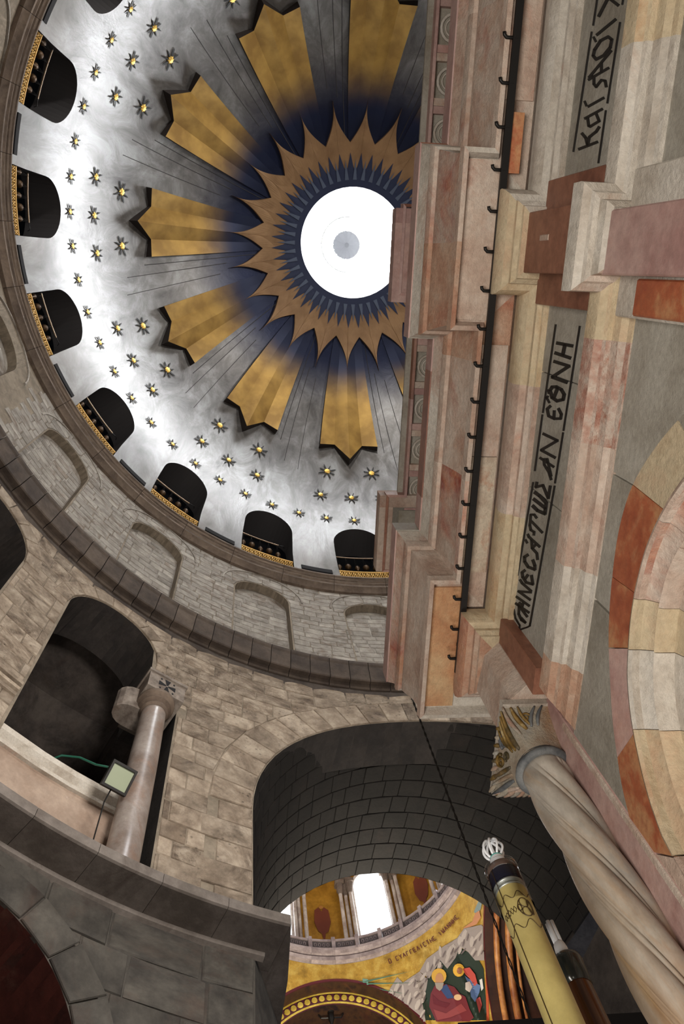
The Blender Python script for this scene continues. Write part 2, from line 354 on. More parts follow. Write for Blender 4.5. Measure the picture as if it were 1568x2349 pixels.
mb.loft([[spr(9.85, a, 2.065) for a, r in b1], [spr(9.85, a, 2.4) for a, r in b1], [spr(9.845, a, r) for a, r in b1]], True, False)
o = mb.out('navy_collar', m_navy, ceiling); o.rotation_euler = (0, 0, R_(AZ0))
mb = MB(); mb.add([spr(9.83, -1.9, 2.3), spr(9.83, 1.9, 2.3), spr(9.83, 0, 3.0), spr(9.86, 0, 2.4)], [(0, 1, 2), (0, 2, 3), (1, 3, 2)])
s0 = mb.out('collar_spike', m_navy2, ceiling)
for k in range(48):
    o = s0 if k == 0 else s0.copy()
    if k: COL.objects.link(o)
    o.rotation_euler = (0, 0, R_(AZ0 + 3.75 + 7.5*k))
# stars: eight black arms round a gold boss
def star_mesh(R):
    a = MB()
    for k in range(8):
        t = pi*k/4 + pi/8; L = .28 if k % 2 == 0 else .25; w_ = .015
        u = Vector((cos(t), sin(t), 0)); v = Vector((-sin(t), cos(t), 0))
        a.add([u*.06 - v*w_, u*L*.8 - v*w_, u*L, u*L*.8 + v*w_, u*.06 + v*w_], [(0, 1, 2, 3, 4)])
        a.add([u*.06 - v*w_ + Vector((0,0,.02)), u*L*.8 - v*w_ + Vector((0,0,.02)), u*L + Vector((0,0,.02)), u*L*.8 + v*w_ + Vector((0,0,.02)), u*.06 + v*w_ + Vector((0,0,.02))], [(4, 3, 2, 1, 0)])
    b = MB(); ring = [(.10 if k % 2 == 0 else .072) for k in range(16)]
    r0 = [(ring[k]*cos(2*pi*k/16), ring[k]*sin(2*pi*k/16), .02) for k in range(16)]
    r1 = [(ring[k]*.8*cos(2*pi*k/16), ring[k]*.8*sin(2*pi*k/16), .03) for k in range(16)]
    b.loft([[(x, y, 0) for x, y, z in r0], r0, r1, [(x*.2, y*.2, .036) for x, y, z in r1]])
    return a, b
sa, sb = star_mesh(1)
star0 = sa.out('star', m_starb, ceiling); boss0 = sb.out('star_boss', m_starg, star0)
spots = [(6*k, 25.72, .92) for k in range(60)] + [(30*k + j, 26.85, 1.12) for k in range(12) for j in (-7.3, 0, 7.3)] + [(30*k + j, 27.92, 1.3) for k in range(12) for j in (-5.8, 5.8)]
for i, (a, z, sc) in enumerate(spots):
    if i == 0: o = star0
    else:
        o = star0.copy(); COL.objects.link(o); b_ = boss0.copy(); COL.objects.link(b_); b_.parent = o
    p = sp(9.982, a + AZ0, z); nrm = (Vector((0, 0, ZC)) - p).normalized()
    tz = Vector((0, 0, 1)); x = nrm.cross(tz).normalized(); y = nrm.cross(x)
    o.matrix_local = Matrix.Translation(p) @ Matrix((x, y, nrm)).transposed().to_4x4() @ Matrix.Scale(sc, 4)
# slot vents between the windows
mb = MB(); mb.loft([[cyl(9.97, d, 22.02), cyl(9.97, d, 22.3), cyl(10.03, d, 22.3), cyl(10.03, d, 22.02)] for d in (-2.8, -1.4, 0, 1.4, 2.8)])
v0 = mb.out('slot_vent', m_black, ceiling)
for k in range(20):
    o = v0 if k == 0 else v0.copy()
    if k: COL.objects.link(o)
    o.rotation_euler = (0, 0, R_(AZ0 + 9 + 18*k))

# round skylight
sky = empty('skylight', (0, 0, 32.08), 'round glazed skylight blazing white at the crown of the dome', 'skylight', None, 'structure')
L0 = Vector((0, 0, -32.08))
m_curb = plain('white_skylight_curb', (236, 236, 232), .6)
mb = MB(); mb.loft([[cyl(r, a*7.5, h) for a in range(48)] for r, h in ((2.07, 32.05), (2.0, 32.12), (2.0, 32.5), (1.93, 32.52), (1.93, 32.62), (2.0, 32.66), (2.0, 33.1))], True, False)
mb.out('curb', m_curb, sky, True, L0)
mb = MB(); mb.loft([[cyl(r, a*7.5, h) for a in range(48)] for r, h in ((2.02, 33.1), (1.2, 33.9), (.55, 34.45))], True, False)
mb.out('glazing', m_sky, sky, False, L0)
mb = MB(); mb.lathe([(.1, 34.25), (.58, 34.4), (.6, 34.5), (.1, 34.55)], n=16)
mb.out('hub', plain('grey_hub', (9, 10, 16), .8), sky, False, L0)
for k in range(16):
    mb = MB(); a = k*22.5; mb.tube([cyl(1.98, a, 33.08), cyl(1.2, a, 33.84), cyl(.56, a, 34.38)], .02, 4)
    mb.out('glazing_rib', m_curb, sky, False, L0)
mb = MB(); mb.tube([cyl(1.1, a*15, 33.9) for a in range(13)], .03, 5)
mb.out('ring_bar', m_iron, sky, False, L0)

# dome windows (openings onto the dark upper passage) with gilded grilles
wroot = empty('window_1', cyl(RD, AZ0, WB), None, None, None, 'structure', R_(AZ0))
def wl(az, r, h): p = cyl(r, az, h); return (p.x - RD, p.y, h - WB)
mb = MB(); arc = [(-HW, WB), (-HW, 23.2)] + [(d, wtop(d)) for d in half] + [(HW, 23.2), (HW, WB)]
rg = [[wl(d, domer(h), h) for d, h in arc], [wl(d, 10.55, h) for d, h in arc]]
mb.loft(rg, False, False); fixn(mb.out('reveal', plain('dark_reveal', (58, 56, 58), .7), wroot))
mb = MB()
for d in range(-9, 10):
    for (z0, z1) in ((22.02, 22.05), (22.47, 22.5)): mb.box(*[wl(0, 0, 0)]*2) if False else None
seg = [(-4.8 + 9.6*i/12) for i in range(13)]
for h0, h1 in ((22.0, 22.05), (22.44, 22.5)):
    mb.loft([[wl(d, 10.02, h0), wl(d, 10.02, h1), wl(d, 10.06, h1), wl(d, 10.06, h0)] for d in seg])
for i in range(12):
    dc = -4.4 + .8*i; ring = []
    for t in range(10):
        A = 2*pi*t/10; ring.append((dc + .3*cos(A)*1.0, 22.245 + .17*sin(A)))
    mb.tube([wl(d, 10.04, h) for d, h in ring + ring[:1]], .016, 4, False)
    mb.tube([wl(dc - .35, 10.04, 22.06), wl(dc + .35, 10.04, 22.44)], .012, 4); mb.tube([wl(dc + .35, 10.04, 22.06), wl(dc - .35, 10.04, 22.44)], .012, 4)
g = mb.out('gilded_grille', m_goldp, wroot)
wins = [wroot]
for k in range(1, 20):
    o = copy_tree(wroot); o.name = 'window_%d' % (k+1); a = AZ0 + 18*k; o.location = cyl(RD, a, WB); o.rotation_euler = (0, 0, R_(a)); wins.append(o)
# dark passage behind the windows
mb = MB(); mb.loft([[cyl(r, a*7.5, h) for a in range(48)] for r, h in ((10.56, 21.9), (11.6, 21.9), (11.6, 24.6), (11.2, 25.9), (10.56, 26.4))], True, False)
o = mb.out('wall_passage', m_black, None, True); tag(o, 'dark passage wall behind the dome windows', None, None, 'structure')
# lamp racks hanging in the windows in view
rk = empty('lamp_rack', cyl(9.95, AZ0, 23.12), None, 'lamp rack', 'lamp racks in the dome windows', None, R_(AZ0))
def ll(az, r, h): p = cyl(r, az, h); return Vector((p.x - 9.95, p.y, h - 22.5))
mb = MB(); mb.tube([ll(-3.6 + .9*i, 10.12, 23.3) for i in range(9)], .022, 6)
for i in range(9): mb.lathe([(.0, 0), (.035, .02), (.035, .06), (0, .08)], (0, 0), 6) if False else None
mb.out('bar', plain('tarnished_bar', (112, 92, 70), .4, .6), rk)
for sx_ in (-3.6, 3.6):
    mb = MB(); mb.tube([ll(sx_, 10.12, 23.3), ll(sx_ * 1.28, 10.12, 23.36), ll(sx_*1.35, 10.2, 23.4)], .012, 4); mb.out('bracket', m_iron, rk)
for i, d in enumerate((-3.3, -1.65, 0, 1.65, 3.3)):
    big = i in (1, 3); hb = 22.34 if big else 22.28
    b_ = MB(); c = ll(d, 10.12, hb)
    prof = [(.01, -.02), (.07, .02), (.105, .09), (.1, .15), (.06, .18)] if big else [(.01, -.1), (.03, -.07), (.02, -.03), (.07, .02), (.085, .09), (.05, .13), (.07, .18)]
    b_.loft([[(c.x + r*cos(2*pi*j/12), c.y + r*sin(2*pi*j/12), c.z + z) for j in range(12)] for r, z in prof])
    lamp = b_.out('lamp', m_dimbrass, rk, True)
    ch = MB()
    for s_ in (-1, 0, 1): ch.tube([(c.x, c.y + .06*s_, c.z + .15), tuple(ll(d, 10.12, 23.29))], .006, 3)
    ch.out('lamp_chain', m_iron, lamp)
order = ['beside the shrine cornice', 'second from the shrine', 'third from the shrine', 'fourth from the shrine', 'fifth from the shrine', 'sixth from the shrine', 'seventh from the shrine, top left']
for k in range(7):
    o = rk if k == 0 else copy_tree(rk)
    a = AZ0 + 18*k; o.location = cyl(9.95, a + 1.0, 23.12); o.rotation_euler = (0, 0, R_(a + 1.0))
    o['label'] = 'brass lamp rack hanging in the dome window ' + order[k]

# ------------------------------------------------------------------ ring cornices
def ringloft(name, prof, a0, a1, step, mat, parent=None, joint=0.0, n=3, smooth=False):
    obs = []; a = a0
    while a < a1 - 1e-6:
        b = min(a + step, a1); mb = MB()
        mb.loft([[cyl(r, a + joint + (b - a - 2*joint) * i / n, h) for r, h in prof] for i in range(n + 1)])
        obs.append(fixn(mb.out(name, mat, parent, smooth))); a = b
    return obs
t1 = mk('trim_1', [cyl(10.45, a*7.5, h) for h in (21.5, 21.96) for a in range(48)], [(i, (i+1) % 48, (i+1) % 48 + 48, i + 48) for i in range(48)], m_corn)
tag(t1, 'moulded brown stone cornice ring under the silver dome', None, None, 'structure')
pB = [(10.5, 21.96), (9.99, 21.96), (9.99, 21.88), (10.03, 21.86), (10.06, 21.8), (10.1, 21.78), (10.1, 21.73), (10.15, 21.68), (10.16, 21.6), (10.24, 21.55), (10.3, 21.45), (10.5, 21.45)]
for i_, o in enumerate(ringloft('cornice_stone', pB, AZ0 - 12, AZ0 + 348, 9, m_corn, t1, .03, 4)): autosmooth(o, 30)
# ------------------------------------------------------------------ stone laying
def clip(poly, a, b):       # keep the part of poly to the left of the line a->b
    out = []; n = len(poly)
    def side(p): return (b[0]-a[0])*(p[1]-a[1]) - (b[1]-a[1])*(p[0]-a[0])
    for i in range(n):
        p, q = poly[i], poly[(i+1) % n]; sp_, sq = side(p), side(q)
        if sp_ >= 0: out.append(p)
        if sp_ * sq < 0: t = sp_ / (sp_ - sq); out.append((p[0] + (q[0]-p[0])*t, p[1] + (q[1]-p[1])*t))
    return out
def parea(p): return abs(sum(p[i][0]*p[(i+1) % len(p)][1] - p[(i+1) % len(p)][0]*p[i][1] for i in range(len(p)))) / 2
def subtract(poly, hole):   # hole: convex, counter-clockwise; keep the largest piece lying beyond one edge
    hit = poly
    for i in range(len(hole)):
        hit = clip(hit, hole[i], hole[(i+1) % len(hole)])
        if len(hit) < 3: return poly
    if parea(hit) < 1e-4: return poly
    best = None
    for i in range(len(hole)):
        c = clip(poly, hole[(i+1) % len(hole)], hole[i])
        if len(c) >= 3 and (best is None or parea(c) > parea(best)): best = c
    return best
unit = []
for q in range(5):
    rr_ = random.Random(q); V = []
    e = .012
    for (x, z) in ((-.5, -.5), (.5, -.5), (.5, .5), (-.5, .5)):
        V.append((x, .03, z))
    jit = [(x + rr_.uniform(-.02, .02), z + rr_.uniform(-.03, .03)) for (x, z) in ((-.485, -.47), (.485, -.47), (.485, .47), (-.485, .47))]
    for (x, z) in ((-.5, -.5), (.5, -.5), (.5, .5), (-.5, .5)): V.append((x, -.002, z))
    for x, z in jit: V.append((x, -.016 - rr_.uniform(0, .008), z))
    unit.append((V, [(0,1,5,4),(1,2,6,5),(2,3,7,6),(3,0,4,7),(4,5,9,8),(5,6,10,9),(6,7,11,10),(7,4,8,11),(8,9,10,11)]))
def lay(parent, mat, r, a0, a1, h0, h1, ch, bl, holes, limit=290, name='stone', seed=1):
    """courses of ashlar on a round wall of radius r; holes are convex outlines in (arc metres, height)"""
    rg = random.Random(seed); meshes = []
    for V, F in unit:
        me = bpy.data.meshes.new(name); me.from_pydata(V, [], F); me.materials.append(mat); meshes.append(me)
    items = []; h = h0; ci = 0
    while h < h1 - .05:
        c = ch * rg.uniform(.85, 1.15)
        if h + c > h1 - .1: c = h1 - h
        s = R_(a0)*r - rg.uniform(0, bl)
        while s < R_(a1)*r:
            L = bl * rg.uniform(.65, 1.35); poly = [(max(s, R_(a0)*r), h), (s+L, h), (s+L, h+c), (max(s, R_(a0)*r), h+c)]
            s0 = s; s += L
            if poly[1][0] <= poly[0][0] + .05: continue
            q = poly
            for H in holes:
                q = subtract(q, H)
                if not q or parea(q) < .006: q = None; break
            if q: items.append((q, q is poly, parea(q)))
        h += c; ci += 1
    def dist(it): q = it[0]; p = cyl(r, degrees(q[0][0]/r), q[0][1]); return (p - CAM).length / sqrt(it[2])
    items.sort(key=dist); rest = MB(); cnt = 0
    for q, whole, ar in items:
        if whole and cnt < limit:
            sc = (q[0][0] + q[1][0])/2; L = q[1][0]-q[0][0]; H = q[2][1]-q[1][1]; a = sc / r
            o = bpy.data.objects.new(name, rg.choice(meshes)); COL.objects.link(o); o.parent = parent
            o.location = cyl(r, degrees(a), q[0][1] + H/2)
            o.rotation_euler = (0, 0, a + pi/2 + pi); o.scale = (L - .014, -1, H - .012)
            o.rotation_euler = (0, 0, a - pi/2); o.scale = (L - .014, 1, H - .012)
            cnt += 1
        else:
            cx = sum(p[0] for p in q)/len(q); cy = sum(p[1] for p in q)/len(q)
            sz = max(.15, sqrt(ar)); k1 = 1 - .014/sz; k2 = 1 - .035/sz; pr = rg.uniform(.012, .022)
            f = lambda p, k, rad: cyl(rad, degrees((cx + (p[0]-cx)*k)/r), cy + (p[1]-cy)*k)
            mb = MB(); mb.loft([[f(p, k1, r + .03) for p in q], [f(p, k1, r) for p in q], [f(p, k2, r - pr) for p in q]])
            if cnt < limit: fixn(mb.out(name, mat, parent)); cnt += 1
            else: rest.add(mb.V, mb.F)
    if rest.V: o = fixn(rest.out(name + 's_further', mat, parent)); o['kind'] = 'stuff'
def archhole(sc, spring, R, bot, grow=0, ry=None, n=14):
    R2 = R + grow; ry = (ry or R) + grow
    return [(sc - R2, bot), (sc + R2, bot)] + [(sc + R2*cos(pi*i/n), spring + ry*sin(pi*i/n)) for i in range(n + 1)]
def roundwall(name, r, a0, a1, h0, h1, holes, mat, depth=.6, parent=None, revmat=None, step=2.0):
    """round wall with openings; hole = (az0, az1, bottom(az), top(az))"""
    cuts = set()
    a = a0
    while a < a1: cuts.add(round(a, 4)); a += step
    cuts.add(a1)
    for (x0, x1, fb, ft) in holes:
        for i in range(33): cuts.add(round(x0 + (x1-x0) * (1 - cos(pi*i/32))/2, 4))
    cs = sorted(c for c in cuts if a0 <= c <= a1); mb = MB(); rv = MB()
    for i in range(len(cs) - 1):
        A, B = cs[i], cs[i+1]; mid = (A+B)/2; hs = [H for H in holes if H[0] < mid < H[1]]
        spans = []; loA = loB = h0
        for H in sorted(hs, key=lambda H: H[2](mid)):
            spans.append((loA, loB, H[2](A), H[2](B))); loA, loB = H[3](A), H[3](B)
            for f in (H[2], H[3]):
                if f(mid) <= h0 + .1: continue
                rv.add([cyl(r, A, f(A)), cyl(r, B, f(B)), cyl(r+depth, B, f(B)), cyl(r+depth, A, f(A))], [(0, 1, 2, 3)])
        spans.append((loA, loB, h1, h1))
        for (p, q, u, v) in spans:
            if u - p < 1e-4 and v - q < 1e-4: continue
            mb.add([cyl(r, A, p), cyl(r, B, q), cyl(r, B, v), cyl(r, A, u)], [(0, 1, 2, 3)])
    for (x0, x1, fb, ft) in holes:
        for x in (x0, x1): rv.add([cyl(r, x, fb(x)), cyl(r+depth, x, fb(x)), cyl(r+depth, x, ft(x)), cyl(r, x, ft(x))], [(0, 1, 2, 3)])
    o = fixn(mb.out(name, mat, parent))
    if rv.V: fixn(rv.out('reveal', revmat or mat, o))
    return o

# ================================================================== THE SETTING: round walls
RU = 10.4
def archtop(c, hw, spring, R): return lambda d: spring + R*sqrt(max(0, 1 - ((d-c)/hw)**2))
holes = []; polys = []
for k in range(-2, 7):
    c = 19.25 + 17.75*(k-1); hw = 4.35
    holes.append((c-hw, c+hw, (lambda d: 16.3), archtop(c, hw, 20.02, .8)))
    polys.append(archhole(R_(c)*RU, 20.02, .79, 16.2, .03))
wu = roundwall('wall_upper', RU, -60, 150, 16.2, 21.55, holes, m_mortar, .24)
tag(wu, 'curved limestone wall with blind arches below the dome cornice', None, None, 'structure')
lay(wu, m_wall, RU, -12, 62, 16.55, 21.5, .27, .5, polys, 290, 'stone', 3)
for k in range(-2, 7):
    c = 19.25 + 17.75*(k-1)
    mb = MB(); mb.loft([[cyl(RU+.24, c-4.6+.92*i, h) for h in (16.2, 21.2)] for i in range(11)], False, False)
    bp_ = mb.out('blind_arch_panel', m_wall, wu)
    mb = MB()       # hood moulding over the arch
    pts = [(c + 6.4*cos(pi*i/28), 20.25 + 1.2*sin(pi*i/28)) for i in range(0, 29)]
    def nr(i, off): A = pi*i/28; return (c + (6.4 + off*5.4)*cos(A), 20.25 + (1.2 + off)*sin(A))
    mb.loft([[cyl(RU+.02, *nr(i, .0)), cyl(RU-.045, *nr(i, .0)), cyl(RU-.045, *nr(i, .04)), cyl(RU+.02, *nr(i, .11))] for i in range(29)])
    fixn(mb.out('hood_moulding', m_wall, wu))
for k in range(-1, 4):      # coursed infill of the blind arches in view
    c = 19.25 + 17.75*(k-1)
    if c < -10 or c > 60: continue
    rg = random.Random(k+9); h = 16.5
    while h < 20.6:
        ch = rg.uniform(.22, .3); s = -4.3
        while s < 4.25:
            L = rg.uniform(1.8, 3.4); e = min(s + L, 4.3)
            if h + ch < archtop(0, 4.3, 20.0, .8)(max(abs(s), abs(e)) - .25) + .12 and e - s > .6:
                mb = MB(); mb.loft([[cyl(RU+.245, c+s+.06, h+.008), cyl(RU+.245, c+e-.06, h+.008), cyl(RU+.245, c+e-.06, h+ch-.008), cyl(RU+.245, c+s+.06, h+ch-.008)],
                                    [cyl(RU+.228, c+s+.13, h+.02), cyl(RU+.228, c+e-.13, h+.02), cyl(RU+.228, c+e-.13, h+ch-.02), cyl(RU+.228, c+s+.13, h+ch-.02)]])
                fixn(mb.out('infill_stone', m_wall, wu))
            s = e
        h += ch
# great middle cornice: each cove stone on its own
t2 = mk('trim_2', [cyl(r, a*5, h) for r, h in ((10.5, 15.7), (10.42, 16.5)) for a in range(72)], [(i, (i+1) % 72, (i+1) % 72 + 72, i + 72) for i in range(72)], m_dark)
tag(t2, 'heavy coved stone cornice circling the rotunda above the gallery arches', None, None, 'structure')
pD = [(10.45, 16.78), (10.15, 16.78), (10.13, 16.70), (10.14, 16.64), (10.17, 16.58), (10.20, 16.38), (10.235, 16.2), (10.25, 16.09), (10.27, 16.06), (10.38, 16.08), (10.40, 16.0), (10.43, 15.96), (10.5, 15.97), (10.6, 15.97), (10.6, 16.7)]
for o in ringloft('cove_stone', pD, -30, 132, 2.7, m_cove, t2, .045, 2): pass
# middle wall with gallery arches and the great east arch
RM = 10.5
def imp_top(az): return 11.1 + sqrt(max(0, 3.68**2 - (RM*sin(R_(az)))**2))
GA = [38.3, 56.2, 74.1, 92.0]
def gtop(c):
    def f(d):
        if d < c - 5.75 or d > c + 5.85: return 13.45
        return 14.4 + 1.05*sqrt(max(0, 1 - ((d-c)/5.85)**2))
    return f
def gtopA(d):
    if d < 32.7: return 13.15
    return 14.4 + 1.05*sqrt(max(0, 1 - ((d-38.35)/5.7)**2))
hm = [(-20.55, 20.52, lambda d: 8.0, imp_top), (29.2, 44.0, lambda d: 8.3, gtopA)]
for c in GA[1:]: hm.append((c-5.75, c+5.75, lambda d: 10.05, archtop(c, 5.75, 14.4, 1.05)))
wm = roundwall('wall_middle', RM, -60, 130, 8.05, 15.95, hm, m_mortar, 1.1, None, m_rev)
tag(wm, 'pale limestone gallery wall with round arches and pitted blocks', None, None, 'structure')
pol = [[(R_(29.0)*RM, 8.1), (R_(33.0)*RM, 8.1), (R_(33.0)*RM, 13.25), (R_(29.0)*RM, 13.25)], archhole(R_(38.35)*RM, 14.4, 1.05, 8.1, .03)]
for c in GA[1:]: pol.append(archhole(R_(c)*RM, 14.4, 1.06, 10.0, .03))
imph = []
for i in range(19):
    A = pi*i/18; y = 4.42*cos(A); imph.append((math.asin(max(-1, min(1, y/RM)))*RM, 11.1 + 4.42*sin(A)))
pol.append([(imph[-1][0], 8.0), (imph[0][0], 8.0)] + imph)
lay(wm, m_wallm, RM, -16, 52, 8.25, 15.85, .40, .62, pol, 290, 'stone', 5)
for (b0, b1) in ((11.1, 8.25),):      # jamb stones of the east arch
    h = 8.25
    while h < 11.0:
        c_ = .47
        for sg in (1, -1):
            y0, y1 = 3.69, 4.4 + .15*math.sin(h*7)
            q = [(sg*y0, h), (sg*y1, h), (sg*y1, min(11.1, h+c_)), (sg*y0, min(11.1, h+c_))]
            mb = MB(); rg_ = []
            for k1, rad in ((.985, RM+.03), (.985, RM-.004), (.95, RM-.022)):
                cy = sum(p[0] for p in q)/4; ch_ = sum(p[1] for p in q)/4
                rg_.append([cyl(rad, degrees(math.asin((cy+(p[0]-cy)*k1)/RM)), ch_+(p[1]-ch_)*k1) for p in q])
            mb.loft(rg_); fixn(mb.out('jamb_stone', m_wallm, wm))
        h += c_
nv = 25
for i in range(nv):
    A0, A1 = pi*i/nv, pi*(i+1)/nv; q = [(3.69*cos(A0), 3.69*sin(A0)), (4.42*cos(A0), 4.42*sin(A0)), (4.42*cos(A1), 4.42*sin(A1)), (3.69*cos(A1), 3.69*sin(A1))]
    cy = sum(p[0] for p in q)/4; ch_ = sum(p[1] for p in q)/4; mb = MB()
    mb.loft([[cyl(rad, degrees(math.asin((cy+(p[0]-cy)*k)/RM)), 11.1+ch_+(p[1]-ch_)*k) for p in q] for k, rad in ((.975, RM+.03), (.975, RM-.006), (.94, RM-.024))])
    fixn(mb.out('voussoir', m_wallm, wm))
for c, a_, b_ in ((38.35, 0, 1), (56.2, 0, 1)):
    for i in range(9):
        A0, A1 = pi*i/9, pi*(i+1)/9
        def pt(A, R): return (c + degrees(R*cos(A)/RM), 14.4 + R*sin(A))
        q = [pt(A0, 1.07), pt(A0, 1.45), pt(A1, 1.45), pt(A1, 1.07)]
        cy = sum(p[0] for p in q)/4; ch_ = sum(p[1] for p in q)/4; mb = MB()
        mb.loft([[cyl(rad, cy+(p[0]-cy)*k, ch_+(p[1]-ch_)*k) for p in q] for k, rad in ((.96, RM+.03), (.96, RM-.022), (.92, RM-.036))])
        fixn(mb.out('gallery_voussoir', m_wallm, wm))
for h, p_ in ((10.83, .05), (10.95, .08), (11.07, .11)):       # impost band left of the open arch
    mb = MB(); mb.loft([[cyl(RM, a, h), cyl(RM-p_, a, h+.01), cyl(RM-p_, a, h+.085), cyl(RM, a, h+.095)] for a in (44.3, 46, 48, 50.2)])
    fixn(mb.out('impost_band', m_wallm, wm))
# parapet inside the open arch with a moulded coping
mb = MB(); mb.loft([[cyl(10.62, a, 8.1), cyl(10.62, a, 9.93), cyl(10.95, a, 9.93), cyl(10.95, a, 8.1)] for a in (31.4, 34, 37, 40, 44.1)])
par = fixn(mb.out('wall_parapet', m_plaster)); tag(par, 'low plastered parapet between column and jamb of the open gallery arch', None, None, 'structure')
mb = MB(); mb.loft([[cyl(10.95, a, 9.92), cyl(10.56, a, 9.92), cyl(10.55, a, 9.98), cyl(10.6, a, 10.0), cyl(10.5, a, 10.1), cyl(10.49, a, 10.2), cyl(10.95, a, 10.22)] for a in (31.4, 34, 37, 40, 44.0)])
autosmooth(fixn(mb.out('coping', m_cream, par)), 25)
# gallery space behind
mb = MB(); mb.loft([[cyl(r, 22+a*3.2, h) for a in range(41)] for r, h in ((11.6, 8.2), (14.6, 8.2), (14.6, 13.6), (14.2, 14.9), (13.2, 15.8), (11.6, 16.0))], False, False)
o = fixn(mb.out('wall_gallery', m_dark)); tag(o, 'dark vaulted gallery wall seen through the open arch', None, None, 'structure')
for c in (29.5, 47.2, 65):
    mb = MB(); mb.loft([[cyl(11.55, c + s*0 + d, h) for d in (-1.7, 1.7)] + [cyl(14.6, c + d, h) for d in (1.3, -1.3)] for h in (8.2, 13.0)])
    fixn(mb.out('cross_wall', m_dark, o))
    mb = MB()
    for d in (-1.5, 1.5): mb.loft([[cyl(13.1 - 1.55*cos(pi*i/16), c+d, 12.9 + 1.9*sin(pi*i/16)), cyl(13.1 - 1.9*cos(pi*i/16), c+d, 12.9 + 2.6*sin(pi*i/16))] for i in range(17)], False, False)
    mb.loft([[cyl(13.1 - 1.55*cos(pi*i/16), c-1.5, 12.9 + 1.9*sin(pi*i/16)), cyl(13.1 - 1.55*cos(pi*i/16), c+1.5, 12.9 + 1.9*sin(pi*i/16))] for i in range(17)], False, False)
    mb.out('cross_arch', m_dark, o)
# gallery ledge
ledge = empty('trim_3', cyl(9.79, 35, 8.1), 'projecting stone slab ledge running along the foot of the gallery', None, None, 'structure')
Ll = -ledge.location
a = 19.0
aa = [19.1, 24.2, 29.6, 34.9, 40.2, 46, 52, 58, 64, 72, 80, 90]
for i in range(len(aa)-1):
    x0, x1 = aa[i]+.02, aa[i+1]-.02; mb = MB()
    mb.loft([[cyl(10.62, x0+(x1-x0)*t/4, 8.24), cyl(9.79, x0+(x1-x0)*t/4, 8.24), cyl(9.80, x0+(x1-x0)*t/4, 8.1), cyl(9.83, x0+(x1-x0)*t/4, 8.085), cyl(10.62, x0+(x1-x0)*t/4, 8.085)] for t in range(5)])
    fixn(mb.out('ledge_slab', m_ledge, ledge, False, Ll))
mb = MB(); mb.loft([[(9.25, 3.203, h + .004), (9.98, 3.455, h + .004), (9.98, 4.3, h + .004), (14.7, 4.3, h + .004), (14.7, 3.2, h + .004), (11.0, 3.28, h + .004), (10.2, 3.21, h + .004)] for h in (8.085, 8.24)])
fixn(mb.out('ledge_return', m_ledge, ledge, False, Ll))
mb = MB(); mb.loft([[cyl(10.4, a_, 8.09), cyl(10.32, a_, 8.085), cyl(10.33, a_, 8.03), cyl(10.4, a_, 8.0)] for a_ in range(20, 92, 2)])
fixn(mb.out('bed_strip', m_ledge, ledge, False, Ll))
# lower wall
RL = 10.4; cA, hA, RA = 41.9, 5.57, 1.9
hl = [(cA+24*k-10.45, cA+24*k+10.45, lambda d: -1.6, archtop(cA+24*k, 10.45, hA, RA)) for k in range(3)]
wlow = roundwall('wall_lower', RL, 20.6, 112, -1.6, 8.09, hl, m_lower, 1.2, None, m_red_in)
tag(wlow, 'dark lower wall with a broad arched recess under the ledge', None, None, 'structure')
lay(wlow, m_lower, RL, 20.7, 60, -1.5, 8.05, .62, .95, [archhole(R_(cA+24*k)*RL, hA, RA, -1.7, .38) for k in range(2)], 290, 'stone', 8)
for k in range(2):
    for i in range(11):
        A0, A1 = pi*i/11, pi*(i+1)/11; c = cA+24*k
        def pt(A, R): return (c + degrees(R*cos(A)/RL), hA + R*sin(A))
        q = [pt(A0, 1.91), pt(A0, 2.4), pt(A1, 2.4), pt(A1, 1.91)]; cy = sum(p[0] for p in q)/4; ch_ = sum(p[1] for p in q)/4; mb = MB()
        mb.loft([[cyl(rad, cy+(p[0]-cy)*kk, ch_+(p[1]-ch_)*kk) for p in q] for kk, rad in ((.97, RL+.03), (.97, RL-.02), (.93, RL-.034))])
        fixn(mb.out('low_voussoir', m_lower, wlow))
mb = MB(); mb.loft([[cyl(11.6, 20+4*i, h) for i in range(24)] for h in (-1.6, 8.2)], False, False)
o = mb.out('recess_back', m_red_in, wlow)
# the pier under the ledge end, turning into the passage below the great arch
mb = MB(); mb.loft([[(9.735, 3.66, h), (11.0, 3.30, h), (14.7, 3.12, h), (14.7, 5.0, h), (10.2, 5.0, h)] for h in (-1.6, 8.08)])
o = fixn(mb.out('wall_pier', m_lower)); tag(o, 'dark pier face at the end of the lower wall beside the great arch', None, None, 'structure')
# floor
fl = mk('floor', [(-16, -16, -1.6), (26, -16, -1.6), (26, 16, -1.6), (-16, 16, -1.6)], [(0, 1, 2, 3)], stone('worn_paving', [(.3, (120, 104, 92)), (.7, (160, 144, 130))], .8, None, 0, .2, .5, 0, 6))
tag(fl, 'worn stone paving of the rotunda', None, None, 'structure')
# walls closing the south and west, mostly behind the shrine
roundl = roundwall('wall_south', 10.6, 112, 340, -1.6, 16.2, [], m_wall, .5, None, None, 6); tag(roundl, 'rotunda wall behind the shrine', None, None, 'structure')
wu2 = roundwall('wall_west', 10.42, 149, 301, 16.0, 21.55, [], m_wall, .5, None, None, 6); tag(wu2, 'upper rotunda wall opposite the great arch', None, None, 'structure')

